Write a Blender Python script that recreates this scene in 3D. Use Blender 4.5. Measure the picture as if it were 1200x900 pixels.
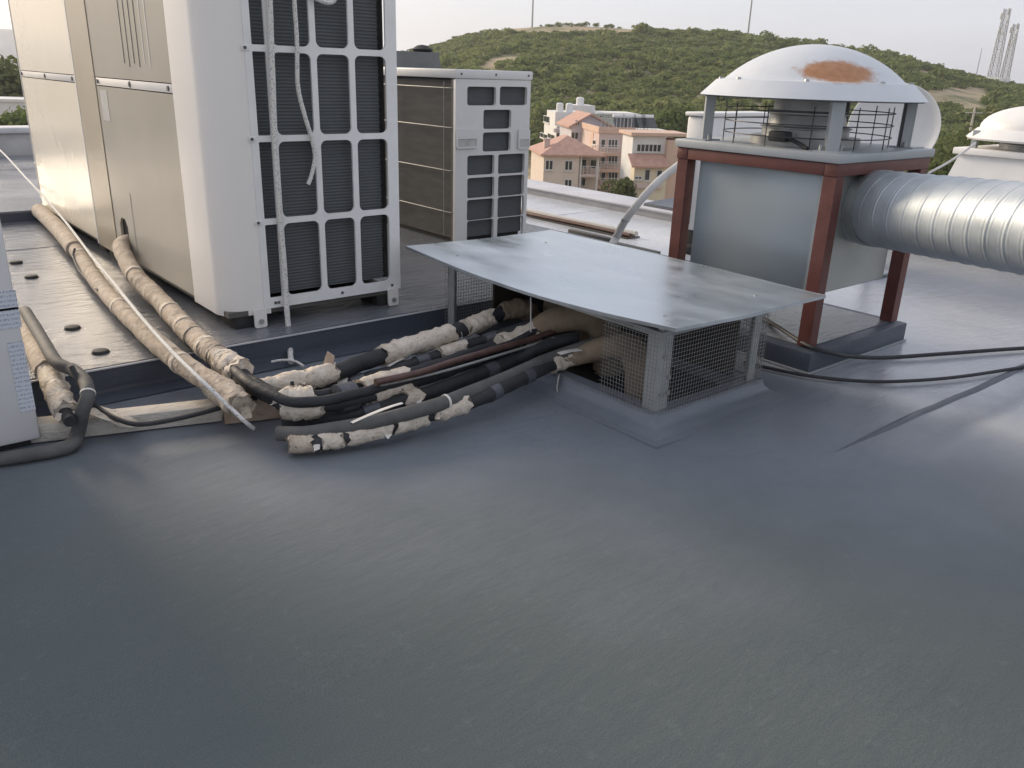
import bpy, bmesh, math, random
import numpy as np
from mathutils import Vector, Matrix, noise

SC = bpy.context.scene
COL = SC.collection
for o in list(bpy.data.objects): bpy.data.objects.remove(o)
rnd = random.Random(7)
R = math.radians

# ------------------------------------------------------------------ camera
F, PITCH, ROLL, YAW, CH = 974.13, .35871, .03209, .8706, 1.6
fw = Vector((math.cos(YAW)*math.cos(PITCH), math.sin(YAW)*math.cos(PITCH), -math.sin(PITCH)))
_rt = Vector((math.sin(YAW), -math.cos(YAW), 0)); _up = _rt.cross(fw)
rt = _rt*math.cos(ROLL)+_up*math.sin(ROLL); up = -_rt*math.sin(ROLL)+_up*math.cos(ROLL)
CP = Vector((0, 0, CH))
cd = bpy.data.cameras.new('camera'); cam = bpy.data.objects.new('camera', cd); COL.objects.link(cam)
cam.matrix_world = Matrix(((rt.x, up.x, -fw.x, 0), (rt.y, up.y, -fw.y, 0), (rt.z, up.z, -fw.z, CH), (0, 0, 0, 1)))
cd.sensor_width = 36; cd.sensor_fit = 'HORIZONTAL'; cd.lens = 36*F/1200; cd.clip_end = 9000; cd.clip_start = .05
SC.camera = cam
# ------------------------------------------------------------------ sky, sun, exposure
SUN_AZ, SUN_EL = R(101), R(22)          # azimuth measured from +X towards +Y
SC.view_settings.view_transform = 'Standard'; SC.view_settings.look = 'None'
SC.view_settings.gamma = 1; SC.view_settings.exposure = 0.95
w = bpy.data.worlds.new('World'); SC.world = w; w.use_nodes = True
nt = w.node_tree; nt.nodes.clear(); L = nt.links.new
def wn(t, **k):
    n = nt.nodes.new(t)
    for a, b in k.items(): setattr(n, a, b)
    return n
sky = wn('ShaderNodeTexSky', sky_type='NISHITA', sun_disc=False, sun_elevation=SUN_EL, sun_rotation=math.pi/2-SUN_AZ,
         air_density=1.0, dust_density=2.5, ozone_density=1.0, altitude=50)
tc = wn('ShaderNodeTexCoord'); mp = wn('ShaderNodeMapping'); mp.inputs['Scale'].default_value = (1.2, 1.2, 5.0)
nz = wn('ShaderNodeTexNoise'); nz.inputs['Scale'].default_value = 2.2; nz.inputs['Detail'].default_value = 7; nz.inputs['Roughness'].default_value = .55
cr = wn('ShaderNodeValToRGB'); cr.color_ramp.elements[0].position = .30; cr.color_ramp.elements[1].position = .72
cr.color_ramp.elements[0].color = (.68, .68, .68, 1); cr.color_ramp.elements[1].color = (.93, .93, .93, 1)
mx = wn('ShaderNodeMix', data_type='RGBA'); bg = wn('ShaderNodeBackground'); ow = wn('ShaderNodeOutputWorld')
cloud = wn('ShaderNodeMix', data_type='RGBA'); cloud.inputs[6].default_value = (4.0, 4.25, 5.0, 1); cloud.inputs[7].default_value = (5.2, 5.15, 5.45, 1)
L(tc.outputs['Generated'], mp.inputs[0]); L(mp.outputs[0], nz.inputs['Vector']); L(nz.outputs[0], cr.inputs[0])
L(nz.outputs[0], cloud.inputs[0]); L(cr.outputs[0], mx.inputs[0]); L(sky.outputs[0], mx.inputs[6]); L(cloud.outputs[2], mx.inputs[7])
L(mx.outputs[2], bg.inputs[0]); bg.inputs[1].default_value = .095; L(bg.outputs[0], ow.inputs[0])
sd = bpy.data.lights.new('sun', 'SUN'); sd.energy = 2.0; sd.angle = R(20); sd.color = (1, .83, .62)
so = bpy.data.objects.new('sun', sd); COL.objects.link(so); so.location = (-8, 30, 25)
sdir = Vector((math.cos(SUN_EL)*math.cos(SUN_AZ), math.cos(SUN_EL)*math.sin(SUN_AZ), math.sin(SUN_EL)))
so.rotation_euler = sdir.to_track_quat('Z', 'Y').to_euler()

# ------------------------------------------------------------------ pixel -> place (photo pixels, 1200 x 900)
def ray(x, y): return (fw*F+rt*(x-600)+up*(450-y)).normalized()
def onz(x, y, z=0): d = ray(x, y); return CP+d*((z-CH)/d.z)
def onx(x, y, X): d = ray(x, y); return CP+d*(X/d.x)
def ony(x, y, Y): d = ray(x, y); return CP+d*(Y/d.y)
def atd(x, y, dist): d = ray(x, y); return CP+d*(dist/math.hypot(d.x, d.y))
def topx(p):
    d = Vector(p)-CP; q = d.dot(fw); return 600+F*d.dot(rt)/q, 450-F*d.dot(up)/q

# ------------------------------------------------------------------ materials
def newmat(name):
    m = bpy.data.materials.new(name); m.use_nodes = True
    t = m.node_tree; b = t.nodes['Principled BSDF']; return m, t, b
def node(t, ty, **k):
    n = t.nodes.new(ty)
    for a, b in k.items():
        if a in n.inputs: n.inputs[a].default_value = b
        else: setattr(n, a, b)
    return n
def ramp(t, src, p0, p1, c0=(0, 0, 0, 1), c1=(1, 1, 1, 1)):
    r = t.nodes.new('ShaderNodeValToRGB'); e = r.color_ramp.elements
    e[0].position = p0; e[1].position = p1; e[0].color = c0; e[1].color = c1
    t.links.new(src, r.inputs[0]); return r.outputs[0]
def c4(c): return (c[0], c[1], c[2], 1)
def mixc(t, fac, a, b):
    n = t.nodes.new('ShaderNodeMix'); n.data_type = 'RGBA'
    for s, v in ((0, fac), (6, a), (7, b)):
        if hasattr(v, 'links'): t.links.new(v, n.inputs[s])
        else: n.inputs[s].default_value = v if s == 0 else c4(v)
    return n.outputs[2]
def M(name, c1, c2=None, rough=.5, rough2=None, metal=0., ns=4., det=6., lo=.35, hi=.65, bump=0., bs=60., scale=(1, 1, 1), world=False, dirt=None, spec=.5):
    m, t, b = newmat(name); l = t.links.new
    tcn = node(t, 'ShaderNodeTexCoord'); src = tcn.outputs['Object']
    if world: src = node(t, 'ShaderNodeNewGeometry').outputs['Position']
    mpn = node(t, 'ShaderNodeMapping', Scale=scale); l(src, mpn.inputs[0]); src = mpn.outputs[0]
    n1 = node(t, 'ShaderNodeTexNoise', Scale=ns, Detail=det, Roughness=.6); l(src, n1.inputs['Vector'])
    f = ramp(t, n1.outputs[0], lo, hi)
    col = mixc(t, f, c1, c2 or c1)
    if dirt:
        n3 = node(t, 'ShaderNodeTexNoise', Scale=dirt[1], Detail=8., Roughness=.7); l(src, n3.inputs['Vector'])
        col = mixc(t, ramp(t, n3.outputs[0], dirt[2], dirt[2]+.12), col, dirt[0])
    l(col, b.inputs['Base Color'])
    b.inputs['Metallic'].default_value = metal; b.inputs['Specular IOR Level'].default_value = spec
    if rough2 is None: b.inputs['Roughness'].default_value = rough
    else: l(ramp(t, n1.outputs[0], lo, hi, (rough,)*3+(1,), (rough2,)*3+(1,)), b.inputs['Roughness'])
    if bump:
        n2 = node(t, 'ShaderNodeTexNoise', Scale=bs, Detail=5.); l(src, n2.inputs['Vector'])
        bp = node(t, 'ShaderNodeBump', Strength=bump, Distance=.01); l(n2.outputs[0], bp.inputs['Height']); l(bp.outputs[0], b.inputs['Normal'])
    return m
def membrane(name, c1, c2, wet=.5, bmp=.3, far=None, spec=.5):
    m, t, b = newmat(name); l = t.links.new
    g = node(t, 'ShaderNodeNewGeometry').outputs['Position']
    na = node(t, 'ShaderNodeTexNoise', Scale=1.1, Detail=5., Roughness=.6); l(g, na.inputs['Vector'])
    mpn = node(t, 'ShaderNodeMapping', Scale=(5., 14., 8.), Rotation=(0, 0, R(-18))); l(g, mpn.inputs[0])
    nb = node(t, 'ShaderNodeTexNoise', Scale=1., Detail=7., Roughness=.62); l(mpn.outputs[0], nb.inputs['Vector'])
    nc = node(t, 'ShaderNodeTexNoise', Scale=260., Detail=3.); l(g, nc.inputs['Vector'])
    nd = node(t, 'ShaderNodeTexNoise', Scale=14., Detail=6., Roughness=.7); l(g, nd.inputs['Vector'])
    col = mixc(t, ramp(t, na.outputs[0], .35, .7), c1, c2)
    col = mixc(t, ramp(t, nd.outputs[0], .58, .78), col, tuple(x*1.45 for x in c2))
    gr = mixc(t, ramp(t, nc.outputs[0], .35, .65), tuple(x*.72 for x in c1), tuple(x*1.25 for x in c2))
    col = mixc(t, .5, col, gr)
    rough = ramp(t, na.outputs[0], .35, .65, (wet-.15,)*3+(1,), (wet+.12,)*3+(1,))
    if far:      # greyer coating towards the walkway, bluer coating round the plant, wet, with sun glare painted pale round the fan
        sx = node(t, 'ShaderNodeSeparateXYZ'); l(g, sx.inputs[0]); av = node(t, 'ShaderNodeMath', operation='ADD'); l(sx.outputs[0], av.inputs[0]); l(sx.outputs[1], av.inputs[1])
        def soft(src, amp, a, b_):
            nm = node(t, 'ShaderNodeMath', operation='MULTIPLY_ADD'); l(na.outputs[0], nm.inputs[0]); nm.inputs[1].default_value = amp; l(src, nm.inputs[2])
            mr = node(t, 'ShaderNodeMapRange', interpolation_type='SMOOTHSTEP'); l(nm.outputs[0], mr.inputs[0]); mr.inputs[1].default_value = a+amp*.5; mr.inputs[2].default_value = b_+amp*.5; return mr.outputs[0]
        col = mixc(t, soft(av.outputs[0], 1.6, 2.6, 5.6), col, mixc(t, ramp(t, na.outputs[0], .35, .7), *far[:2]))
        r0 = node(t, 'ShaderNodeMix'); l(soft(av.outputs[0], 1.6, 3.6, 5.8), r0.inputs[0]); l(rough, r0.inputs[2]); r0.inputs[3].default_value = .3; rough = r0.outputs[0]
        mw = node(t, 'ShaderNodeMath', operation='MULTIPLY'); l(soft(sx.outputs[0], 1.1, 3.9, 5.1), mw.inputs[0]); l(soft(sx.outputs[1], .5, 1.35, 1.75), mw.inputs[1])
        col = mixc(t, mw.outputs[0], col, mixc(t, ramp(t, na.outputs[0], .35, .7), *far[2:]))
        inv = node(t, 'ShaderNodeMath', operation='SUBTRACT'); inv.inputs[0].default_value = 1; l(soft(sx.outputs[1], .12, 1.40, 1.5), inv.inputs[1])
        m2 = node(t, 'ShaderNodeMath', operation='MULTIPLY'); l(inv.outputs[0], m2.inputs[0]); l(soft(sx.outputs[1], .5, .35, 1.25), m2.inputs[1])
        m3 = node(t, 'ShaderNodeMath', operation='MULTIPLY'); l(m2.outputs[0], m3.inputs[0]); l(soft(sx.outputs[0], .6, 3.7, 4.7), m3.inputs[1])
        col = mixc(t, m3.outputs[0], col, (.46, .47, .48))  # sunlit patch painted into the roof colour as a pale area
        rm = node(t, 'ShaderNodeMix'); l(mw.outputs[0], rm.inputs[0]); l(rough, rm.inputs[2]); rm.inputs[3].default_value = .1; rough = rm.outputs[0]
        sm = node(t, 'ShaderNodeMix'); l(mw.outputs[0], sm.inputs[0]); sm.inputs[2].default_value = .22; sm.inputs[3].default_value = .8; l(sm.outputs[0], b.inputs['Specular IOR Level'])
    l(col, b.inputs['Base Color']); l(rough, b.inputs['Roughness'])
    b1 = node(t, 'ShaderNodeBump', Strength=bmp, Distance=.02); l(nb.outputs[0], b1.inputs['Height'])
    b2 = node(t, 'ShaderNodeBump', Strength=.14, Distance=.002); l(nc.outputs[0], b2.inputs['Height']); l(b1.outputs[0], b2.inputs['Normal'])
    l(b2.outputs[0], b.inputs['Normal']); b.inputs['Specular IOR Level'].default_value = spec
    return m
MAT = {}
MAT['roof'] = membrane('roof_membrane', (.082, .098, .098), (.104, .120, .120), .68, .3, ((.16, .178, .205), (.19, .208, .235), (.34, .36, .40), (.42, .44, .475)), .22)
MAT['roofw'] = membrane('wet_lit_membrane', (.50, .52, .56), (.58, .60, .63), .19, .3, None, .7)  # wet roof; pale colour stands in for sun and sky reflection
MAT['deck'] = membrane('soaked_membrane', (.125, .132, .148), (.18, .188, .205), .18, .85, None, 1.)
MAT['roofblue'] = membrane('blue_membrane', (.058, .07, .092), (.076, .089, .112), .45)
MAT['sunpatch'] = M('pale_sun_patch', (.30, .305, .31), (.40, .40, .40), .6, ns=3, bump=.3, bs=80, world=True, dirt=((.2, .2, .2), 5, .6))  # unused pale colour meant for the painted sunlit roof patch
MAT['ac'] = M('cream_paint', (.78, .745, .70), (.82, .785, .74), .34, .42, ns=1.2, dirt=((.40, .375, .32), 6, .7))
MAT['acpanel'] = M('cream_panel_shaded', (.38, .355, .30), (.44, .41, .35), .34, .42, ns=1.0, bump=.06, bs=3.5, dirt=((.33, .30, .24), 9, .73), spec=.18)  # shaded copy of the cream panel, shade put into the colour
MAT['acfar'] = M('cream_panel_sunlit', (.86, .785, .64), (.88, .81, .67), .22, .3, ns=1.0, bump=.04, bs=3)  # sunlit copy of the cream panel, brightness put into the colour
MAT['actan'] = M('tan_panel', (.40, .345, .255), (.45, .39, .30), .38, ns=2)
MAT['acgrey'] = M('pale_grey_paint', (.62, .615, .60), (.68, .675, .66), .4, ns=2, dirt=((.3, .29, .27), 7, .7))
MAT['guard'] = M('guard_plastic', (.80, .79, .77), (.74, .73, .71), .45, ns=8, dirt=((.36, .34, .3), 22, .68))
MAT['label'] = M('paper_label', (.56, .55, .52), (.48, .47, .44), .5, ns=8)
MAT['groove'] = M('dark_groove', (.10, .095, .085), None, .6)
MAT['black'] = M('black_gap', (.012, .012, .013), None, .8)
MAT['inner'] = M('dark_inner', (.03, .03, .032), (.045, .042, .04), .7, ns=6)
MAT['galv'] = M('galvanised_sheet', (.47, .52, .55), (.70, .74, .76), .22, .52, metal=.8, ns=2.4, det=10, lo=.3, hi=.7, bump=.05, bs=2.2, scale=(1.6, .7, 1), dirt=((.73, .76, .78), 5., .60))
MAT['galvpost'] = M('galvanised_angle', (.42, .44, .43), (.52, .53, .52), .45, metal=.5, ns=12, dirt=((.33, .31, .28), 18, .66))
MAT['duct'] = M('duct_steel', (.40, .44, .47), (.52, .56, .59), .48, .6, metal=.6, ns=5, scale=(1, 1, 1), bump=.05, bs=7, dirt=((.66, .68, .69), 12, .66))
MAT['plenum'] = M('plenum_grey', (.31, .35, .375), (.345, .385, .41), .3, .4, metal=.25, ns=1.2, dirt=((.33, .36, .37), 5, .7))
MAT['plenum2'] = M('plenum_zinc', (.40, .42, .40), (.48, .49, .46), .3, .42, metal=.6, ns=2)
MAT['topgrey'] = M('plate_grey', (.31, .335, .345), (.37, .39, .40), .42, ns=3, dirt=((.2, .2, .2), 9, .66))
MAT['red'] = M('red_oxide', (.105, .034, .027), (.145, .05, .04), .48, ns=9, bump=.1, bs=60, dirt=((.26, .13, .10), 14, .66))
MAT['steel'] = M('steel_dull', (.33, .34, .34), (.42, .43, .43), .42, metal=.6, ns=8, dirt=((.2, .17, .14), 15, .66))
MAT['wire'] = M('wire_grey', (.34, .34, .33), (.25, .245, .235), .5, metal=.4, ns=30)
MAT['darkwire'] = M('wire_dark', (.06, .06, .06), None, .5, metal=.5)
MAT['wrap'] = M('beige_wrap', (.35, .285, .22), (.52, .44, .355), .85, ns=18, bump=1., bs=55, dirt=((.22, .17, .125), 20, .6))
MAT['wrap2'] = M('pale_torn_wrap', (.52, .44, .35), (.66, .59, .50), .8, ns=22, bump=1., bs=50, dirt=((.20, .165, .13), 30, .58))
MAT['elbow'] = M('brown_foam', (.17, .125, .085), (.27, .21, .145), .9, ns=6, bump=.5, bs=30, dirt=((.17, .11, .07), 10, .62))
MAT['foam'] = M('black_foam', (.016, .017, .020), (.030, .031, .034), .62, .75, ns=14, bump=.5, bs=34, dirt=((.10, .095, .09), 24, .7))
MAT['hose'] = M('grey_hose', (.075, .075, .072), (.11, .105, .10), .75, ns=10, bump=.3, bs=40, dirt=((.2, .19, .17), 22, .7))
MAT['copper'] = M('dull_copper', (.075, .04, .034), (.12, .065, .055), .45, metal=.3, ns=12)
MAT['tape'] = M('duct_tape', (.06, .065, .075), (.09, .095, .11), .4, ns=20, bump=.4, bs=40)
MAT['paper'] = M('torn_paper', (.66, .62, .55), (.74, .71, .66), .8, ns=15, dirt=((.45, .38, .3), 20, .64))
MAT['beam'] = M('weathered_timber', (.46, .42, .36), (.58, .54, .48), .85, ns=9, scale=(1, 4, 4), bump=.7, bs=30, dirt=((.22, .17, .13), 12, .6))
MAT['rust'] = M('rusty_plate', (.30, .20, .13), (.42, .33, .26), .8, ns=9, bump=.5, bs=40, dirt=((.17, .085, .045), 11, .55))
MAT['cable'] = M('black_cable', (.02, .021, .024), (.03, .03, .033), .62, ns=20)
MAT['conduit'] = M('pale_conduit', (.48, .47, .45), (.56, .55, .53), .6, ns=6, dirt=((.35, .33, .3), 12, .68))
MAT['white'] = M('white_paint', (.70, .69, .67), (.76, .75, .73), .45, ns=3, dirt=((.5, .46, .42), 8, .72))
MAT['pucks'] = M('black_rubber', (.018, .018, .018), (.03, .03, .03), .7, ns=20)
MAT['sand'] = M('dry_earth', (.34, .26, .16), (.44, .35, .22), .95, ns=.03, world=True, dirt=((.14, .145, .065), .06, .47))
MAT['bark'] = M('bark', (.12, .09, .06), (.17, .13, .09), .9, ns=6)
MAT['tile'] = M('terracotta_tiles', (.42, .24, .18), (.51, .32, .25), .8, ns=1.5, dirt=((.3, .14, .09), 3, .6))
MAT['glass'] = M('window_glass', (.03, .035, .04), (.06, .065, .07), .1, ns=1)
MAT['frame'] = M('window_frame', (.62, .60, .57), None, .5)
MAT['kerb'] = M('parapet_render', (.42, .41, .40), (.52, .51, .50), .75, ns=3, bump=.4, bs=30, world=True, dirt=((.28, .25, .21), 5, .6))
MAT['parged'] = M('dark_parapet', (.13, .14, .14), (.19, .20, .20), .7, ns=2, world=True, bump=.3, bs=12, dirt=((.3, .3, .29), 4, .66))
MAT['pole'] = M('pole_grey', (.4, .4, .4), None, .6); MAT['rock'] = M('grey_rock', (.30, .31, .33), (.22, .24, .25), .9, ns=.01, world=True)
MAT['kerbcap'] = M('parapet_cap', (.50, .50, .52), (.60, .60, .61), .5, ns=2, world=True, dirt=((.36, .34, .31), 6, .62))
def coil_mat(name, axis, freq):
    m, t, b = newmat(name); l = t.links.new
    tcn = node(t, 'ShaderNodeTexCoord'); n1 = node(t, 'ShaderNodeTexNoise', Scale=9., Detail=6.); l(tcn.outputs['Object'], n1.inputs['Vector'])
    wv = node(t, 'ShaderNodeTexWave', Scale=freq, Distortion=.6); wv.bands_direction = axis; wv.inputs['Detail Scale'].default_value = 3.; l(tcn.outputs['Object'], wv.inputs['Vector'])
    base = mixc(t, n1.outputs[0], (.095, .105, .11), (.14, .147, .15)); col = mixc(t, wv.outputs['Fac'], (.082, .088, .092), base)
    l(col, b.inputs['Base Color']); b.inputs['Roughness'].default_value = .75; b.inputs['Specular IOR Level'].default_value = .25
    bp = node(t, 'ShaderNodeBump', Strength=.5, Distance=.006); l(wv.outputs['Fac'], bp.inputs['Height']); l(bp.outputs[0], b.inputs['Normal'])
    return m
MAT['sidecoil'] = M('dark_side_coil', (.075, .073, .071), (.10, .096, .092), .85, ns=3, scale=(1, 1, 6), spec=.2)
MAT['shadeboard'] = M('shade_board_dark', (.035, .028, .022), (.06, .047, .036), .85, ns=5)
MAT['coil'] = coil_mat('coil_fins', 'Z', 17.); MAT['coil2'] = coil_mat('coil_fins_dark', 'Z', 30.)
def rope_mat():
    m, t, b = newmat('flecked_rope'); l = t.links.new
    tcn = node(t, 'ShaderNodeTexCoord'); v = node(t, 'ShaderNodeTexVoronoi', Scale=95.); l(tcn.outputs['Object'], v.inputs['Vector'])
    col = mixc(t, ramp(t, v.outputs[0], .22, .3), (.16, .17, .2), (.66, .64, .60)); l(col, b.inputs['Base Color']); b.inputs['Roughness'].default_value = .85
    return m
MAT['rope'] = rope_mat()
def print_mat():
    m, t, b = newmat('printed_sticker'); l = t.links.new
    tcn = node(t, 'ShaderNodeTexCoord'); mpn = node(t, 'ShaderNodeMapping', Scale=(170., 1., 120.)); l(tcn.outputs['Object'], mpn.inputs[0])
    br = node(t, 'ShaderNodeTexNoise', Scale=1., Detail=2.); l(mpn.outputs[0], br.inputs['Vector'])
    wv = node(t, 'ShaderNodeTexWave', Scale=16., Distortion=.0); wv.bands_direction = 'Z'; l(tcn.outputs['Object'], wv.inputs['Vector'])
    mul = node(t, 'ShaderNodeMath', operation='MULTIPLY'); l(ramp(t, br.outputs[0], .46, .56), mul.inputs[0]); l(ramp(t, wv.outputs['Fac'], .45, .6), mul.inputs[1])
    col = mixc(t, mul.outputs[0], (.60, .62, .66), (.30, .34, .41)); l(col, b.inputs['Base Color']); b.inputs['Roughness'].default_value = .4
    return m
MAT['print'] = print_mat()
def dome_mat():
    m, t, b = newmat('dome_paint'); l = t.links.new
    tcn = node(t, 'ShaderNodeTexCoord'); o = tcn.outputs['Object']
    n = node(t, 'ShaderNodeTexNoise', Scale=7., Detail=9., Roughness=.75); l(o, n.inputs['Vector'])
    n2 = node(t, 'ShaderNodeTexNoise', Scale=26., Detail=4.); l(o, n2.inputs['Vector'])
    sp = node(t, 'ShaderNodeMapping'); l(o, sp.inputs[0])          # rust patch: soft ellipse with ragged edge
    sp.inputs['Location'].default_value = RUST[0]; sp.inputs['Rotation'].default_value = RUST[1]; sp.inputs['Scale'].default_value = RUST[2]
    ln = node(t, 'ShaderNodeVectorMath', operation='LENGTH'); l(sp.outputs[0], ln.inputs[0])
    ad = node(t, 'ShaderNodeMath', operation='MULTIPLY_ADD'); l(n.outputs[0], ad.inputs[0]); ad.inputs[1].default_value = 1.5; l(ln.outputs['Value'], ad.inputs[2])
    hf = node(t, 'ShaderNodeMath', operation='MULTIPLY'); l(ad.outputs[0], hf.inputs[0]); hf.inputs[1].default_value = .5
    f = ramp(t, hf.outputs[0], .74, .92, (1, 1, 1, 1), (0, 0, 0, 1))
    rc = mixc(t, n2.outputs[0], (.30, .11, .035), (.50, .26, .12))
    base = mixc(t, ramp(t, n.outputs[0], .35, .65), (.55, .575, .60), (.60, .62, .64))
    l(mixc(t, f, base, rc), b.inputs['Base Color']); b.inputs['Roughness'].default_value = .42
    return m
def leaf_mat(name, a, bcol, c, s=.2):
    m, t, b = newmat(name); l = t.links.new
    g = node(t, 'ShaderNodeNewGeometry').outputs['Position']
    n = node(t, 'ShaderNodeTexNoise', Scale=s, Detail=3.); l(g, n.inputs['Vector'])
    n2 = node(t, 'ShaderNodeTexNoise', Scale=s*9, Detail=2.); l(g, n2.inputs['Vector'])
    col = mixc(t, ramp(t, n.outputs[0], .38, .62), a, bcol); col = mixc(t, ramp(t, n2.outputs[0], .52, .68), col, c)
    l(col, b.inputs['Base Color']); b.inputs['Roughness'].default_value = .75; b.inputs['Specular IOR Level'].default_value = .2
    b.inputs['Subsurface Weight'].default_value = 0
    tr = node(t, 'ShaderNodeBsdfTranslucent'); l(col, tr.inputs[0]); ms = node(t, 'ShaderNodeMixShader'); ms.inputs[0].default_value = .4
    out = t.nodes['Material Output']; l(b.outputs[0], ms.inputs[1]); l(tr.outputs[0], ms.inputs[2]); l(ms.outputs[0], out.inputs[0])
    return m
MAT['maquis'] = leaf_mat('maquis_leaves', (.135, .18, .05), (.20, .235, .078), (.31, .31, .125), .045)
MAT['oak'] = leaf_mat('dark_leaves', (.075, .10, .036), (.115, .14, .052), (.18, .19, .08), .3)
MAT['bright'] = leaf_mat('bright_leaves', (.12, .16, .05), (.15, .19, .062), (.22, .25, .10), .3)

# ------------------------------------------------------------------ mesh builder
class MB:
    def __init__(s): s.v = []; s.f = []
    def add(s, v, f):
        o = len(s.v); s.v += [tuple(x) for x in v]; s.f += [tuple(i+o for i in q) for q in f]; return s
    def box(s, a, b, bev=0.):
        x0, x1 = sorted((a[0], b[0])); y0, y1 = sorted((a[1], b[1])); z0, z1 = sorted((a[2], b[2]))
        if not bev:
            return s.add([(x0, y0, z0), (x1, y0, z0), (x1, y1, z0), (x0, y1, z0), (x0, y0, z1), (x1, y0, z1), (x1, y1, z1), (x0, y1, z1)],
                         [(3, 2, 1, 0), (4, 5, 6, 7), (0, 1, 5, 4), (1, 2, 6, 5), (2, 3, 7, 6), (3, 0, 4, 7)])
        bm = bmesh.new(); bmesh.ops.create_cube(bm, size=1)
        for q in bm.verts: q.co = Vector(((x0+x1)/2+q.co.x*(x1-x0), (y0+y1)/2+q.co.y*(y1-y0), (z0+z1)/2+q.co.z*(z1-z0)))
        bmesh.ops.bevel(bm, geom=bm.edges[:], offset=bev, segments=2, affect='EDGES', profile=.5)
        return s.bm(bm)
    def bm(s, bm):
        bm.verts.index_update(); s.add([q.co[:] for q in bm.verts], [[q.index for q in f.verts] for f in bm.faces]); bm.free(); return s
    def tube(s, pts, r, n=10, jit=0., cap=True, rag=0., sub=1, seed=0, lump=0., sc=6.):
        P = smooth([Vector(p) for p in pts], sub) if sub > 1 else [Vector(p) for p in pts]
        N = len(P); rr = r if isinstance(r, (list, tuple)) else [r]*N
        if len(rr) != N: rr = [float(np.interp(i/(N-1), np.linspace(0, 1, len(rr)), rr)) for i in range(N)]
        q = random.Random(seed); t0 = (P[1]-P[0]).normalized(); u = t0.orthogonal().normalized(); vs = []; fs = []
        for i, p in enumerate(P):
            t = (P[min(i+1, N-1)]-P[max(i-1, 0)]).normalized(); u = (u-t*u.dot(t)).normalized(); b = t.cross(u)
            for k in range(n):
                a = 2*math.pi*k/n; rad = rr[i]*(1+q.uniform(-jit, jit)); d = u*math.cos(a)+b*math.sin(a)
                if lump: rad *= 1+lump*noise.noise((p+d*rad)*sc+Vector((seed, 0, 0)))
                e = t*q.uniform(-rag, rag) if rag and i in (0, N-1) else Vector()
                vs.append(p+d*rad+e)
        for i in range(N-1):
            for k in range(n): fs.append((i*n+k, i*n+(k+1) % n, (i+1)*n+(k+1) % n, (i+1)*n+k))
        if cap: fs.append(tuple(range(n-1, -1, -1))); fs.append(tuple((N-1)*n+k for k in range(n)))
        return s.add(vs, fs)
    def lathe(s, prof, c, n=48, ang=None):
        vs = []; fs = []; m = len(prof)
        for k in range(n):
            a = 2*math.pi*k/n
            for r_, z in prof: vs.append((c[0]+r_*math.cos(a), c[1]+r_*math.sin(a), c[2]+z))
        for k in range(n):
            for j in range(m-1): fs.append((k*m+j, ((k+1) % n)*m+j, ((k+1) % n)*m+j+1, k*m+j+1))
        return s.add(vs, fs)
    def plate(s, outer, holes, th, fn):
        """2-D outline with holes, extruded; fn(a, b, c) -> world, c from 0 to th"""
        bm = bmesh.new(); es = []
        for lp in [outer]+holes:
            vv = [bm.verts.new((p[0], p[1], 0)) for p in lp]
            for i in range(len(vv)): es.append(bm.edges.new((vv[i], vv[(i+1) % len(vv)])))
        bmesh.ops.triangle_fill(bm, use_beauty=True, use_dissolve=False, edges=es)
        ex = bmesh.ops.extrude_face_region(bm, geom=bm.faces[:])
        for q in ex['geom']:
            if isinstance(q, bmesh.types.BMVert): q.co.z = th
        for q in bm.verts: q.co = Vector(fn(q.co.x, q.co.y, q.co.z))
        bmesh.ops.recalc_face_normals(bm, faces=bm.faces[:]); return s.bm(bm)
    def prism(s, poly, z0, z1):
        n = len(poly); return s.add([(p[0], p[1], z0) for p in poly]+[(p[0], p[1], z1) for p in poly],
            [tuple(range(n-1, -1, -1)), tuple(range(n, 2*n))]+[(i, (i+1) % n, n+(i+1) % n, n+i) for i in range(n)])
def smooth(P, sub):
    out = []; n = len(P)
    for i in range(n-1):
        a, b, c, d = P[max(i-1, 0)], P[i], P[i+1], P[min(i+2, n-1)]
        for k in range(sub):
            t = k/sub; out.append(.5*((2*b)+(c-a)*t+(2*a-5*b+4*c-d)*t*t+(3*b-a-3*c+d)*t**3))
    out.append(P[-1]); return out
def rr(x0, y0, x1, y1, r, n=4):
    out = []
    for cx, cy, a0 in ((x1-r, y1-r, 0), (x0+r, y1-r, 90), (x0+r, y0+r, 180), (x1-r, y0+r, 270)):
        for k in range(n+1): a = R(a0+90*k/n); out.append((cx+r*math.cos(a), cy+r*math.sin(a)))
    return out
def mesh_obj(name, mb, mat, sharp=32):
    me = bpy.data.meshes.new(name); me.from_pydata(mb.v, [], mb.f); me.validate(); me.update()
    me.materials.append(MAT[mat] if isinstance(mat, str) else mat)
    me.polygons.foreach_set('use_smooth', [True]*len(me.polygons)); me.set_sharp_from_angle(angle=R(sharp))
    o = bpy.data.objects.new(name, me); COL.objects.link(o); return o
def origin(o):
    p = Vector()
    while o: p += o.location; o = o.parent
    return p
def part(name, mb, mat, parent, label=None, **k):
    b = origin(parent); mb.v = [(x-b.x, y-b.y, z-b.z) for x, y, z in mb.v]
    o = mesh_obj(name, mb, mat, **k); o.parent = parent
    if label: o['label'] = label
    return o
def tag(o, label, cat, group=None):
    o['label'] = label; o['category'] = cat
    if group: o['group'] = group
    return o
def thing(name, label, cat, loc, group=None):
    o = bpy.data.objects.new(name, None); o.empty_display_size = .1; COL.objects.link(o); o.location = loc; return tag(o, label, cat, group)
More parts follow.
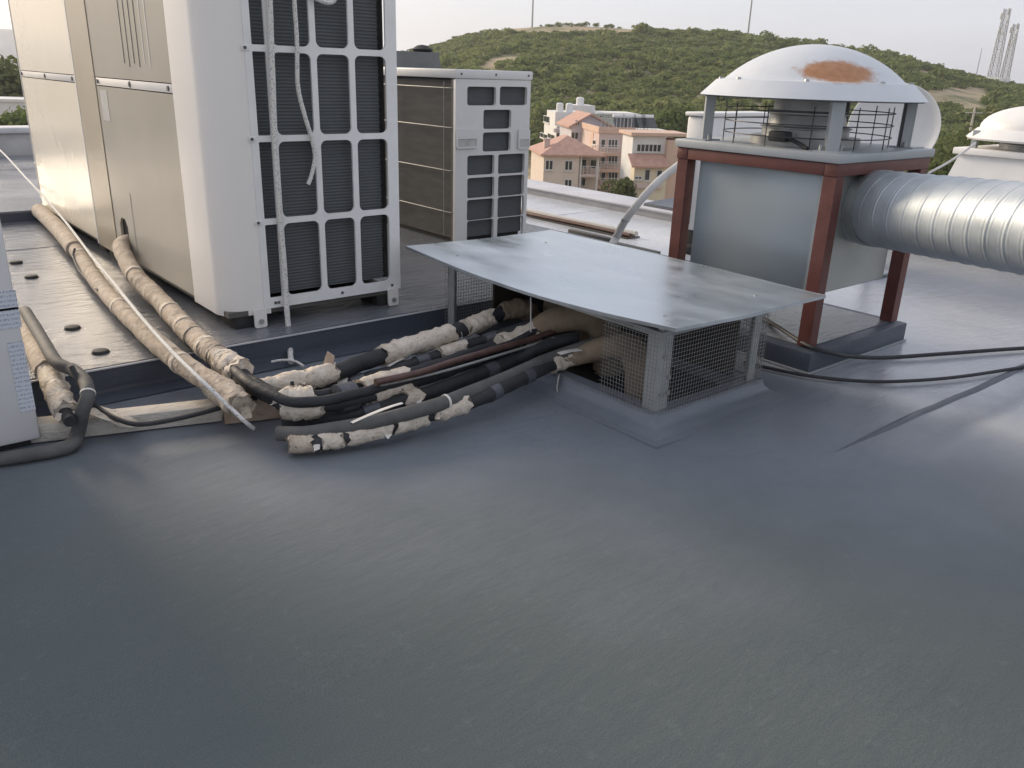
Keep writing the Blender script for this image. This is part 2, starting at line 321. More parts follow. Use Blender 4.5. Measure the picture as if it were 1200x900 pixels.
def solo(name, mb, mat, label, cat, loc, group=None, **k):
    loc = Vector(loc); mb.v = [(x-loc.x, y-loc.y, z-loc.z) for x, y, z in mb.v]
    o = mesh_obj(name, mb, mat, **k); o.location = loc; return tag(o, label, cat, group)
def struct(name, mb, mat, **k):
    o = mesh_obj(name, mb, mat, **k); o['kind'] = 'structure'; return o
def clone(o, loc, label=None, parent=None):
    c = o.copy(); COL.objects.link(c); c.parent = parent
    if parent is None: c.location = loc
    if label: c['label'] = label
    for ch in o.children: clone(ch, None, None, c)
    return c

# ================================================================== STRUCTURE: roof
STEP_Y, STEP_Z, UP_Y, UP_Z = 4.34, .15, 8.95, .25
roof = struct('roof', MB().box((-9, -7, -16), (8.6, 14.9, -.03)).box((8.6, -7, -16), (17, 5.2, -.035)), 'roofblue')
def sheet(x0, y0, x1, y1, ztop, mat, th=.012, seed=0):
    q = random.Random(seed*13+5); mb = MB(); n = max(2, int((x1-x0)/.35)); m = max(2, int((y1-y0)/.35)); vs = []; fs = []
    for j in range(m+1):
        for i in range(n+1):
            x = x0+(x1-x0)*i/n; y = y0+(y1-y0)*j/m
            if j in (0, m): y += q.uniform(-.006, .006)
            vs.append((x, y, ztop+.0022*noise.noise(Vector((x*1.7, y*1.7, seed)))))
    for j in range(m):
        for i in range(n): a = j*(n+1)+i; fs.append((a, a+1, a+n+2, a+n+1))
    b = len(vs); rim = [i for i in range(n+1)]+[j*(n+1)+n for j in range(1, m+1)]+[m*(n+1)+i for i in range(n-1, -1, -1)]+[j*(n+1) for j in range(m-1, 0, -1)]
    for k in rim: vs.append((vs[k][0], vs[k][1], ztop-th))
    for k in range(len(rim)): k2 = (k+1) % len(rim); fs.append((rim[k], b+k, b+k2, rim[k2]))
    mb.add(vs, fs); return part('membrane_sheet', mb, mat, roof, sharp=60)
ys = [-7, -4.2, -1.2, 1.72, 4.38]
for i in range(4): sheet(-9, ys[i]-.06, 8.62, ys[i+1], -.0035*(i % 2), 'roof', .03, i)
ysb = [4.33, 5.9, 7.5, 9.1, 10.7, 12.3, 14.0]
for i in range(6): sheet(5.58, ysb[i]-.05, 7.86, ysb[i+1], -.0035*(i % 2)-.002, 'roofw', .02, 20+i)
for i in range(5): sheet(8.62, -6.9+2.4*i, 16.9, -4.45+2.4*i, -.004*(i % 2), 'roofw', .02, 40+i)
vs = []; n_ = 60
for k in range(n_+1):
    x = 3.35+5.2*k/n_; y = 1.70+.012*math.sin(x*2.1)+.01*noise.noise(Vector((x*3, 1, 2))); wd = .028*min(1, k/8+.15)
    hh_ = .010*min(1, k/10); vs += [(x, y-wd, -.004), (x, y-wd*.4, hh_-.001), (x, y+wd*.5, hh_), (x, y+wd, -.004)]
part('lap_fold', MB().add(vs, [(4*k+j, 4*k+4+j, 4*k+5+j, 4*k+1+j) for k in range(n_) for j in range(3)]), 'roofblue', roof, sharp=60)
# raised deck carrying the condensers
deck = struct('raised_deck', MB().box((-9, STEP_Y+.004, -.02), (5.6, 14.3, STEP_Z-.02)).box((-9, UP_Y, 0), (5.6, 14.3, UP_Z-.02)), 'roofblue')
def dsheet(x0, y0, x1, y1, z, seed):
    mb = MB(); o = sheet(x0, y0, x1, y1, z, 'deck', .018, seed); o.parent = deck; return o
yd = [STEP_Y-.006, 5.86, 7.6, UP_Y+.05]
for i in range(3): dsheet(-9, yd[i], 5.62, yd[i+1]+(.05 if i < 2 else 0), STEP_Z-.003*(i % 2), 70+i)
yu = [UP_Y-.01, 10.7, 12.4, 14.1]
for i in range(3): dsheet(-9, yu[i], 5.62, yu[i+1]+.05, UP_Z-.003*(i % 2), 80+i)
# dressed face of the step with its lower lap (membrane turned down on the floor)
part('sealant_bead', MB().box((-9, STEP_Y-.022, STEP_Z-.012), (5.6, STEP_Y-.0125, STEP_Z-.004)), 'kerbcap', deck)
part('step_flashing', MB().box((-9, STEP_Y-.012, .002), (5.6, STEP_Y+.002, STEP_Z-.012)), 'roofblue', deck)
part('lap_strip', MB().add([(-9, 4.20, .002), (5.7, 4.20, .002), (5.7, 4.325, .010), (-9, 4.325, .010), (5.7, 4.328, .03), (-9, 4.328, .03)], [(0, 1, 2, 3), (3, 2, 4, 5)]), 'roofblue', deck)
# parapets
def parapet(name, label, core, cap, mat='kerb', capmat='kerbcap'):
    t = thing(name, label, 'parapet', ((core[0][0]+core[1][0])/2, (core[0][1]+core[1][1])/2, 0))
    part('wall', MB().box(*core, bev=.01), mat, t); part('coping', MB().box(*cap, bev=.012), capmat, t); return t
parapet('parapet', 'low pale rendered kerb parapet edging the roof before the town houses', ((7.82, 4.6, -.02), (8.3, 14.9, .075)), ((7.78, 4.56, .0755), (8.36, 14.92, .105)))
parapet('parapet', 'dark coated parapet upstand behind the round duct', ((8.62, -6, -.02), (8.86, 4.4, .42)), ((8.59, -6.04, .4205), (8.89, 4.44, .46)), 'parged', 'parged')
parapet('parapet', 'long pale parapet at the end of the wet deck beside the cream condensers', ((-9, 14.32, 0), (7.7, 14.7, .55)), ((-9.04, 14.26, .5505), (7.74, 14.76, .63)))
struct('channel_lining', MB().box((6.5, 5.9, .0), (6.68, 9.6, .012)), 'groove')

# ================================================================== STRUCTURE: ground and hill
AZ = [15, 18, 20.4, 22.5, 24.9, 28, 32.2, 36, 39.9, 43, 46.3, 48.5, 50.6, 53.5, 57.1, 62, 70]
EL = [-.7, -.25, .10, .42, .92, 1.62, 2.10, 2.42, 2.58, 2.72, 2.80, 2.78, 2.58, 2.05, .90, -.4, -2.2]
GZ = -16.
def ridge(az): return float(np.interp(az, AZ, EL, left=-.7, right=-2.2))
def hz(az, r):
    side = 1-min(1, max(0, (az-70)/14)) if az > 42 else 1-min(1, max(0, (5-az)/15))
    if r < 165 or side <= 0: return GZ
    RD = 400; zr = CH+RD*math.tan(R(ridge(az)))
    t = (r-165)/(RD-165)
    if t <= 1: s = t**.92*(1.1-.1*t*t); z = GZ+(zr-GZ)*min(s, 1.0)
    else: z = zr-(r-RD)*.16
    x = r*math.cos(R(az)); y = r*math.sin(R(az))
    z += (2.6*noise.noise(Vector((x*.016, y*.016, 2)))+1.2*noise.noise(Vector((x*.045, y*.045, 5))))*min(1, max(0, t)*3)*(1-.75*max(0, 1-abs(t-1)*6))
    return max(GZ, GZ+(z-GZ)*side)
azs = list(np.arange(0, 15, 3))+list(np.arange(15, 85, .6))+list(np.arange(85, 360, 4))
rs = [0, 30, 80, 130, 165]+list(np.arange(175, 470, 7))+[520, 620, 800, 1200, 2000, 3000]
vs = []; fs = []
for a in azs:
    for r_ in rs: vs.append((r_*math.cos(R(a)), r_*math.sin(R(a)), hz(a, r_) if r_ < 800 else GZ))
m = len(rs)
for i in range(len(azs)):
    k = (i+1) % len(azs)
    for j in range(m-1): fs.append((i*m+j, i*m+j+1, k*m+j+1, k*m+j))
struct('ground', MB().add(vs, fs), 'sand', sharp=80)
# far rocky hill at the left
vs = []; fs = []; n1, n2 = 60, 16
cfar = Vector((math.cos(R(83)), math.sin(R(83)), 0))*1900
for i in range(n1+1):
    for j in range(n2+1):
        s = (i/n1-.5)*2; t = j/n2; h_ = 66*max(0, 1-s*s)**.7*math.sin(math.pi*min(1, t*.9+.02))+6*noise.noise(Vector((s*5, t*4, 3)))
        p = cfar+Vector((-math.sin(R(83)), math.cos(R(83)), 0))*s*900+Vector((math.cos(R(83)), math.sin(R(83)), 0))*(t-.5)*700
        vs.append((p.x, p.y, GZ-2+max(0, h_)))
for i in range(n1):
    for j in range(n2): a = i*(n2+1)+j; fs.append((a, a+n2+1, a+n2+2, a+1))
struct('far_hill', MB().add(vs, fs), 'rock', sharp=80)

# ================================================================== VEGETATION
npr = np.random.default_rng(3)
def leaf_cloud(n, lobes, size, flat=.35):
    """n leaf-clump quads over lobes [(cx,cy,cz,rx,ry,rz)] -> (n*4,3)"""
    lb = np.array(lobes); wgt = lb[:, 3]*lb[:, 4]; k = npr.choice(len(lb), n, p=wgt/wgt.sum())
    d = npr.normal(size=(n, 3)); d /= np.linalg.norm(d, axis=1)[:, None]; d[:, 2] = np.where(d[:, 2] < -.45, -d[:, 2], d[:, 2])
    rad = npr.uniform(.72, 1.06, n)[:, None]; c = lb[k, :3]+d*lb[k, 3:]*rad
    nn = d+npr.normal(size=(n, 3))*.55; nn /= np.linalg.norm(nn, axis=1)[:, None]
    a = np.cross(nn, npr.normal(size=(n, 3))); a /= np.linalg.norm(a, axis=1)[:, None]; b = np.cross(nn, a)
    s = (size*npr.uniform(.55, 1.3, n))[:, None]
    return np.stack([c-a*s, c-b*s*.62+a*s*.1, c+a*s, c+b*s*.62+nn*s*.25], 1).reshape(-1, 3)
def quad_obj(name, V, mat):
    me = bpy.data.meshes.new(name); n = len(V)//4
    me.vertices.add(len(V)); me.vertices.foreach_set('co', V.astype(np.float32).ravel()); me.loops.add(len(V)); me.loops.foreach_set('vertex_index', np.arange(len(V), dtype=np.int32))
    me.polygons.add(n); me.polygons.foreach_set('loop_start', np.arange(0, len(V), 4, dtype=np.int32)); me.polygons.foreach_set('loop_total', np.full(n, 4, np.int32))
    me.update(); me.materials.append(MAT[mat]); o = bpy.data.objects.new(name, me); COL.objects.link(o); return o
tmpl = []
for i in range(7):
    lobes = [(npr.uniform(-.5, .5), npr.uniform(-.5, .5), npr.uniform(.25, .6), npr.uniform(.45, .7), npr.uniform(.45, .7), npr.uniform(.35, .6)) for _ in range(4)]
    tmpl.append(leaf_cloud(100, lobes, .2))
BARE = [(655, 33, 80, 4.5), (1120, 110, 46, 10), (600, 66, 18, 6), (1085, 84, 20, 4), (575, 75, 12, 8), (690, 108, 14, 6), (665, 117, 12, 4), (735, 34, 12, 5), (1145, 123, 20, 5), (985, 60, 20, 3)]
chunks = []
for k in range(9800):
    az = npr.uniform(12, 63); r_ = 168+(425-168)*npr.uniform(0, 1)**.8
    x, y = r_*math.cos(R(az)), r_*math.sin(R(az)); z = hz(az, r_)
    px, py = topx((x, y, z+1))
    if any(((px-a)/c)**2+((py-b)/d)**2 < 1+.5*noise.noise(Vector((px*.15, py*.3, 1))) for a, b, c, d in BARE): continue
    dens = noise.noise(Vector((x*.02, y*.02, 9)))
    if dens < -.5: continue
    s = npr.uniform(1.2, 2.6)*(1.0+.4*max(-.5, dens))*(npr.uniform(1.4, 2.0) if npr.uniform() < .05 else 1); s *= .8 if r_ > 385 else 1
    V = tmpl[npr.integers(7)]; a = npr.uniform(0, 6.28); ca, sa = math.cos(a), math.sin(a)
    W = np.stack([V[:, 0]*ca-V[:, 1]*sa, V[:, 0]*sa+V[:, 1]*ca, V[:, 2]*npr.uniform(.75, 1.15)], 1)*s
    chunks.append(W+np.array([x, y, z-.2*s]))
sc_ = quad_obj('hillside_scrub', np.concatenate(chunks), 'maquis'); sc_['kind'] = 'stuff'; sc_['label'] = 'dense olive green scrub covering the hillside'; sc_['category'] = 'scrub'
def tree(name, label, base, h, rad, mat='oak', n=900, leaf=.28, group=None, lob=9, trunk=.35):
    base = Vector(base); t = thing(name, label, 'tree', base, group); mb = MB(); q = random.Random(int(base.x*7+base.y)); lobes = []
    for i in range(lob):
        a = q.uniform(0, 6.28); rr_ = rad*q.uniform(.15, .62); zc = h*(trunk+(1-trunk)*q.uniform(.25, .8)); s = rad*q.uniform(.32, .55)
        lobes.append((base.x+rr_*math.cos(a), base.y+rr_*math.sin(a), base.z+zc, s, s, s*q.uniform(.7, 1)))
    mb.tube([base, base+Vector((.1*rad, 0, h*.35)), base+Vector((0, .05*rad, h*.75))], [h*.035, h*.025, h*.012], 8)
    for lb in lobes[:6]: mb.tube([base+Vector((0, 0, h*trunk*.8)), (base+Vector((0, 0, h*trunk)))*.5+Vector(lb[:3])*.5, Vector(lb[:3])], [h*.016, h*.01, h*.005], 6)
    part('trunk', mb, 'bark', t)
    V = leaf_cloud(n, lobes, leaf)-np.array(base); o = quad_obj('crown', V, mat); o.parent = t; return t
def tree_px(label, px, ytop, dist, rad, zb=GZ, **k):
    p = atd(px, ytop, dist); return tree('tree' if rad > 1.6 else 'bush', label, (p.x, p.y, zb), max(1., p.z-zb), rad, **k)

# ================================================================== TOWN
TA, TB = Vector((math.cos(R(-31)), math.sin(R(-31)), 0)), Vector((math.cos(R(59)), math.sin(R(59)), 0))
def zz(x, y): return 600+x/5.4545, 110+y/5.4545       # coordinates read off an enlarged crop
WALLS = {}
def wallmat(n, c):
    if n not in WALLS: WALLS[n] = M('render_'+n, c, tuple(x*.9 for x in c), .85, ns=.8, dirt=(tuple(x*.75 for x in c), 1.5, .66))
    return WALLS[n]
class House:
    def __init__(s, label, corner, dist, zb=GZ, cat='house'):
        p = atd(*corner, dist); s.O = Vector((p.x, p.y, zb)); s.t = thing('house', label, cat, s.O, 'houses below the hill')
    def hit(s, face, px, py, off=0.):
        """pixel -> (distance along facade, height); face 'a' faces us on the right, 'b' on the left"""
        n = (TB if face == 'a' else TA); d = ray(px, py); o = s.O-CP+n*off
        t = o.dot(n)/d.dot(n); P = CP+d*t; return (P-s.O).dot(TA if face == 'a' else TB), P.z
    def pt(s, u, v, z): return s.O*1+TA*u+TB*v+Vector((0, 0, z-s.O.z))
    def vol(s, u0, v0, z0, u1, v1, z1, mat, name='wall'):
        mb = MB(); p = [s.pt(u, v, z) for z in (z0, z1) for u, v in ((u0, v0), (u1, v0), (u1, v1), (u0, v1))]
        mb.add(p, [(3, 2, 1, 0), (4, 5, 6, 7), (0, 1, 5, 4), (1, 2, 6, 5), (2, 3, 7, 6), (3, 0, 4, 7)]); return part(name, mb, mat, s.t)
    def win(s, face, r0, r1, off=0., mull=1, frame='frame'):
        (s0, z1), (s1, z0) = s.hit(face, *r0, off), s.hit(face, *r1, off)
        if s0 > s1: s0, s1 = s1, s0
        n = TB if face == 'a' else TA; d = TA if face == 'a' else TB; Q = s.O*1; Q.z = 0; Q = Q+n*off
        fn = lambda a, b, c: Q+d*a+Vector((0, 0, b))-n*c
        b = .09; mb = MB(); wdt = (s1-s0-b*(mull+1))/mull; hs = []
        for i in range(mull): x = s0+b+i*(wdt+b); hs.append([(x, z0+b), (x+wdt, z0+b), (x+wdt, z1-b), (x, z1-b)])
        mb.plate([(s0, z0), (s1, z0), (s1, z1), (s0, z1)], hs, .07, fn); f = part('window', mb, frame, s.t)
        mb = MB().add([fn(s0, z0, .02), fn(s1, z0, .02), fn(s1, z1, .02), fn(s0, z1, .02)], [(0, 1, 2, 3)]); part('pane', mb, 'glass', f)
        mb = MB(); p = [fn(a, z, c) for z in (z0-.12, z0-.02) for a, c in ((s0-.1, 0), (s1+.1, 0), (s1+.1, .16), (s0-.1, .16))]
        mb.add(p, [(3, 2, 1, 0), (4, 5, 6, 7), (0, 1, 5, 4), (1, 2, 6, 5), (2, 3, 7, 6), (3, 0, 4, 7)]); part('sill', mb, 'frame', f)
    def balcony(s, face, r0, r1, depth, mat, off=0., rail='frame', h=.95):
        (s0, z1), (s1, z0) = s.hit(face, *r0, off-depth), s.hit(face, *r1, off-depth)
        n = TB if face == 'a' else TA; d = TA if face == 'a' else TB; Q = s.O*1; Q.z = 0; Q = Q+n*off
        fn = lambda a, c, z: Q+d*a+Vector((0, 0, z))-n*c
        mb = MB(); p = [fn(a, c, z) for z in (z0-.35, z0) for a, c in ((s0, -.02), (s1, -.02), (s1, depth), (s0, depth))]
        mb.add(p, [(3, 2, 1, 0), (4, 5, 6, 7), (0, 1, 5, 4), (1, 2, 6, 5), (2, 3, 7, 6), (3, 0, 4, 7)]); b = part('balcony', mb, mat, s.t)
        mb = MB(); k = max(3, int((s1-s0)/.45))
        for i in range(k+1): a = s0+.03+(s1-s0-.06)*i/k; mb.tube([fn(a, depth-.05, z0), fn(a, depth-.05, z0+h)], .035, 4)
        mb.tube([fn(s0, depth-.05, z0+h), fn(s1, depth-.05, z0+h)], .05, 4); mb.tube([fn(s0, .02, z0+h), fn(s0, depth-.05, z0+h)], .05, 4); part('railing', mb, rail, b)
    def hip(s, u0, v0, u1, v1, z, h, mat='tile', over=.5, gable=None):
        u0 -= over; v0 -= over; u1 += over; v1 += over; t = .18; w, d = u1-u0, v1-v0
        if gable == 'v': rg = [((u0+u1)/2, v0), ((u0+u1)/2, v1)]
        elif gable == 'u': rg = [(u0, (v0+v1)/2), (u1, (v0+v1)/2)]
        elif w > d: rg = [(u0+d/2, (v0+v1)/2), (u1-d/2, (v0+v1)/2)]
        else: rg = [((u0+u1)/2, v0+w/2), ((u0+u1)/2, v1-w/2)]
        p = [s.pt(u, v, z+q) for q in (0, t) for u, v in ((u0, v0), (u1, v0), (u1, v1), (u0, v1))]+[s.pt(*g, z+t+h) for g in rg]
        A, B = 8, 9
        if (gable == 'u') or (gable is None and w > d): top = [(4, 5, B, A), (5, 6, B), (6, 7, A, B), (7, 4, A)]
        else: top = [(4, 5, A), (5, 6, B, A), (6, 7, B), (7, 4, A, B)]
        o = part('roof', MB().add(p, [(3, 2, 1, 0), (0, 1, 5, 4), (1, 2, 6, 5), (2, 3, 7, 6), (3, 0, 4, 7)]+top), mat, s.t, sharp=10)
        return o
def z_at(px, py, h, face='a', off=0.): return h.hit(face, px, py, off)
cream, peach, shade = wallmat('peach', (.66, .56, .48)), wallmat('rose', (.62, .49, .44)), wallmat('lavender', (.58, .55, .57))
white_, orange, yellow = wallmat('white', (.70, .69, .67)), wallmat('orange', (.62, .44, .34)), wallmat('yellow', (.70, .61, .45))
# A: peach hip-roofed house
h = House('peach three storey house with terracotta hip roof behind the low kerb', zz(205, 400), 104)
ze = h.hit('a', *zz(205, 395))[1]; ua = h.hit('a', *zz(432, 395))[0]; ub = h.hit('a', *zz(572, 395))[0]
h.vol(0, 0, GZ, ua, 9, ze, cream); h.vol(ua, 2.2, GZ, ub, 8.6, ze-.02, cream)
r_ = h.hip(0, 0, ub, 9, ze, 2.0)
zr = ze+.2
mbc = MB(); 
for z0, z1, e in ((zr, zr+1.5, 0), (zr+1.5, zr+1.65, .1)):
    p = [h.pt(u, v, z) for z in (z0, z1) for u, v in ((.4-e, 2.2-e), (1.1+e, 2.2-e), (1.1+e, 2.9+e), (.4-e, 2.9+e))]
    mbc.add(p, [(3, 2, 1, 0), (4, 5, 6, 7), (0, 1, 5, 4), (1, 2, 6, 5), (2, 3, 7, 6), (3, 0, 4, 7)])
part('chimney', mbc, peach, r_)
for a, b in (((213, 422), (262, 487)), ((337, 425), (386, 490)), ((335, 545), (382, 600))): h.win('a', zz(*a), zz(*b), 0, 2)
for a, b in (((444, 415), (476, 475)), ((500, 418), (540, 480)), ((444, 535), (470, 590))): h.win('a', zz(*a), zz(*b), 2.2, 1)
h.balcony('a', zz(432, 470), zz(560, 515), 1.9, peach, 2.2)
mbp = MB()
for u in (ua+.3, ub-.3): mbp.tube([h.pt(u, .35, GZ), h.pt(u, .35, ze)], .13, 8)
part('pillar', mbp, white_, h.t)
# B: white stepped house
h = House('white stepped villa with dark verandah windows and roof tank', zz(283, 230), 131)
z1 = h.hit('a', *zz(283, 205))[1]; z2 = h.hit('a', *zz(283, 118))[1]
h.vol(0, 0, GZ, 6.0, 10, z1, white_); h.vol(0, 1.2, z1, 4.6, 8, z2, white_, 'upper_wall'); h.vol(-.5, -.9, z1-.9, 6.2, 0, z1-.35, shade, 'canopy')
h.vol(-.5, -1.2, h.hit('a', *zz(283, 300))[1]-.4, 6.2, 0, h.hit('a', *zz(283, 300))[1], white_, 'balcony')
for a, b in (((285, 247), (318, 298)), ((322, 250), (350, 298))): h.win('a', zz(*a), zz(*b), 0, 2)
for a, b in (((182, 243), (228, 296)), ((230, 247), (272, 298))): h.win('b', zz(*a), zz(*b), 0, 2)
h.win('b', zz(205, 135), zz(240, 190), 0, 1)
for i in range(2): part('water_tank', MB().lathe([(0, 0), (.55, 0), (.55, 1.1), (.4, 1.25), (0, 1.3)], h.pt(1.+1.5*i, 3, z2+.002), 14), 'white', h.t)
# C: lavender gabled house
h = House('lavender grey gabled house with small red roof and two windows', zz(378, 240), 122)
ze = h.hit('a', *zz(378, 205))[1]; uw = h.hit('a', *zz(640, 190))[0]
h.vol(0, 0, GZ, uw, 8, ze, shade); zp = h.hit('a', *zz(490, 136))[1]
mb = MB(); p = [h.pt(0, .0, ze), h.pt(uw, .0, ze), h.pt(uw*.45, .0, zp), h.pt(0, 8, ze), h.pt(uw, 8, ze), h.pt(uw*.45, 8, zp)]
part('gable', mb.add(p, [(0, 1, 2), (5, 4, 3), (0, 2, 5, 3), (1, 4, 5, 2)]), shade, h.t)
mb = MB()
for (u0, za), (u1, zb_) in (((-.5, ze-.25), (uw*.45, zp+.05)), ((uw+.5, ze-.25), (uw*.45, zp+.05))):
    p = [h.pt(u, v, z+q) for q in (0, .22) for u, v, z in ((u0, -.6, za), (u1, -.6, zb_), (u1, 8.6, zb_), (u0, 8.6, za))]
    mb.add(p, [(3, 2, 1, 0), (4, 5, 6, 7), (0, 1, 5, 4), (1, 2, 6, 5), (2, 3, 7, 6), (3, 0, 4, 7)])
part('roof', mb, 'tile', h.t, sharp=10)
for a, b in (((404, 166), (431, 202)), ((378, 242), (424, 292)), ((470, 250), (505, 300))): h.win('a', zz(*a), zz(*b), 0, 2)
# D: pink apartment block
h = House('pink four storey apartment block with stacked balconies and roof terrace', zz(556, 290), 112, cat='building')
ze = h.hit('a', *zz(556, 250))[1]; uw = h.hit('a', *zz(775, 260))[0]
h.vol(0, 0, GZ, uw, 10, ze, peach); h.vol(-.15, -.15, ze, uw+.15, .1, ze+.75, orange, 'terrace_wall'); h.vol(-.15, .1, ze, .1, 10, ze+.75, orange, 'terrace_wall')
h.vol(-.06, 3.0, GZ, 0, 4.6, ze-.2, orange, 'stair_panel')
for yb in (380, 485, 590):
    h.balcony('a', zz(545, yb-45), zz(700, yb), 1.3, orange)
    for x0, x1 in ((568, 596), (615, 675), (715, 738)): h.win('a', zz(x0, yb-92), zz(x1, yb-36), 0, 1 if x1-x0 < 40 else 3)
    h.win('b', zz(512, yb-92), zz(535, yb-50), 0, 1)
mb = MB()
for i in range(9): p = h.pt(uw*(.06+.11*i), .2, ze+.75); mb.tube([p, p+Vector((0, 0, 1.2))], .05, 5)
mb.tube([h.pt(uw*.06, .2, ze+1.95), h.pt(uw*.94, .2, ze+1.95)], .06, 5); part('railing', mb, 'steel', h.t)
# E: orange and cream block
h = House('orange and cream block with broad glazed top floor and terracotta lean-to', zz(775, 400), 100, cat='building')
zt = h.hit('a', *zz(775, 268))[1]; zm = h.hit('a', *zz(775, 420))[1]; u1 = h.hit('a', *zz(985, 400))[0]; u2 = h.hit('a', *zz(1100, 400))[0]
h.vol(0, .6, GZ, u1, 5, zt, white_); h.vol(u1, -.2, GZ, u2, 5, zt-.4, orange, 'side_wall'); h.vol(-.4, .1, zt, u2+.4, 5.4, zt+.35, orange, 'roof_slab')
h.vol(0, -.9, GZ, u1-.01, .6, zm-.6, yellow, 'lower_wall')
mb = MB(); p = [h.pt(u, v, z) for u, v, z in ((-.5, -1.5, zm-.75), (u1-.02, -1.5, zm-.75), (u1-.02, .58, zm+.45), (-.5, .58, zm+.45))]; p += [q+Vector((0, 0, .18)) for q in p]
part('lean_to_roof', mb.add(p, [(3, 2, 1, 0), (4, 5, 6, 7), (0, 1, 5, 4), (1, 2, 6, 5), (2, 3, 7, 6), (3, 0, 4, 7)]), 'tile', h.t)
h.win('a', zz(797, 318), zz(952, 374), .6, 6); h.win('a', zz(848, 480), zz(880, 555), -.9, 1); h.win('a', zz(783, 525), zz(830, 548), -.9, 2); h.win('a', zz(925, 485), zz(958, 545), -.9, 1)
h.vol(.3, -1.3, h.hit('a', *zz(775, 590), -.9)[1]-.2, u1-.6, -.9, h.hit('a', *zz(775, 575), -.9)[1], peach, 'ledge')
# F: grey green house further back, G: right-hand low blocks
h = House('pale green flat roofed house at the foot of the hill', zz(545, 160), 152)
z1 = h.hit('a', *zz(545, 130))[1]; h.vol(0, 0, GZ, 7, 8, z1, wallmat('green', (.44, .50, .47))); h.vol(-4, 2, GZ, 0, 8, z1+1.3, white_); h.vol(-.3, -.3, z1, 7.3, 8.3, z1+.25, white_, 'roof_slab'); h.win('a', zz(560, 135), zz(585, 155), 0, 2); h.win('a', zz(610, 140), zz(632, 158), 0, 2)
part('water_tank', MB().lathe([(0, 0), (.7, 0), (.7, 1.1), (.5, 1.3), (0, 1.35)], h.pt(-2.3, 4, z1+1.302), 14), 'white', h.t)
h = House('long low block carrying solar water heaters', zz(650, 240), 127, cat='building')
z1 = h.hit('a', *zz(650, 243))[1]; uw = h.hit('a', *zz(1000, 245))[0]; h.vol(0, 0, GZ, uw, 8, z1, shade); h.vol(-.2, -.2, z1, uw+.2, 8.2, z1+.3, white_, 'roof_slab')
solar_base, solar_z, solar_w = h, z1+.3, uw
for i, f in enumerate((.06, .24, .42, .58)):
    p = h.pt(uw*f, 1.2, solar_z); t = thing('solar_heater', 'tilted solar water heater with tank, '+('nearest the pink apartment block', 'second along from the pink apartment block', 'third along from the pink apartment block', 'nearest the bright green tree')[i], 'solar heater', p, 'solar heaters on the long low block')
    q = [p+TA*u+TB*v+Vector((0, 0, z)) for z in (0, .12) for u, v, z in ((0, 0, .25+z), (2.1, 0, .25+z), (2.1, 1.7, 1.5+z), (0, 1.7, 1.5+z))]
    part('collector', MB().add(q, [(3, 2, 1, 0), (4, 5, 6, 7), (0, 1, 5, 4), (1, 2, 6, 5), (2, 3, 7, 6), (3, 0, 4, 7)]), 'glass', t)
    part('tank', MB().tube([p+TA*.1+TB*1.95+Vector((0, 0, 1.75)), p+TA*2+TB*1.95+Vector((0, 0, 1.75))], .32, 12), 'white', t)
    mb = MB()
    for u in (.15, 1.95):
        mb.tube([p+TA*u+TB*1.9, p+TA*u+TB*1.9+Vector((0, 0, 1.45))], .04, 5); mb.tube([p+TA*u+TB*.1, p+TA*u+TB*.1+Vector((0, 0, .3))], .04, 5)
    part('stand', mb, 'steel', t)
# trees and shrubs round the houses
tree_px('bright green rounded tree beside the solar block', 787, 124, 140, 5.2, mat='bright', n=2600, leaf=.36, lob=12)
tree_px('bright green low tree crown leaning over the long block', 773, 130, 136, 3.4, mat='bright', n=1500, leaf=.36)
tree_px('dark shrub before the pink apartment block', 722, 208, 98, 3.0, mat='oak', n=1300, leaf=.25)
for px, yt, d, r_ in ((700, 132, 162, 4), (735, 134, 158, 4), (648, 126, 165, 4.5), (672, 122, 172, 4), (803, 128, 160, 4)):
    tree_px('dark evergreen tree at the hill foot behind the houses', px, yt, d, r_, n=1100, leaf=.36, group='dark trees at the hill foot')
for px, yt, d, r_ in ((1098, 158, 60, 3), (1112, 150, 66, 3.4), (1130, 138, 75, 4), (1152, 126, 90, 4), (1105, 176, 52, 2.6), (1180, 118, 110, 4.5), (1125, 165, 56, 2.4), (1200, 124, 95, 4)):
    tree_px('dark olive tree on the slope beyond the round duct', px, yt, d, r_, n=1900, leaf=.2, group='olive trees beyond the duct')
for px, yt, d, r_, mt in ((6, 76, 132, 8, 'oak'), (-34, 76, 128, 8, 'oak'), (44, 78, 130, 8, 'oak')):
    tree_px('dull green tree behind the bright row past the end parapet', px, yt, d, r_, mat=mt, n=5200, leaf=.45, lob=20, trunk=.2, group='dull trees past the end parapet')
for px, yt, d, r_, mt in ((4, 118, 80, 5.4, 'bright'), (34, 117, 76, 5, 'bright'), (-24, 119, 78, 5.2, 'bright')):
    tree_px('bright green tree crown just past the end parapet', px, yt, d, r_, mat=mt, n=5200, leaf=.28, lob=18, trunk=.2, group='bright trees past the end parapet')
h = House('small white house between the trees past the end parapet', (-4, 123), 112); h.vol(-6, 0, GZ, 5, 6, h.hit('a', -4, 119)[1], white_); h.vol(-6.2, -.2, h.hit('a', -4, 119)[1], 5.2, 6.2, h.hit('a', -4, 119)[1]+.3, white_, 'roof_slab')
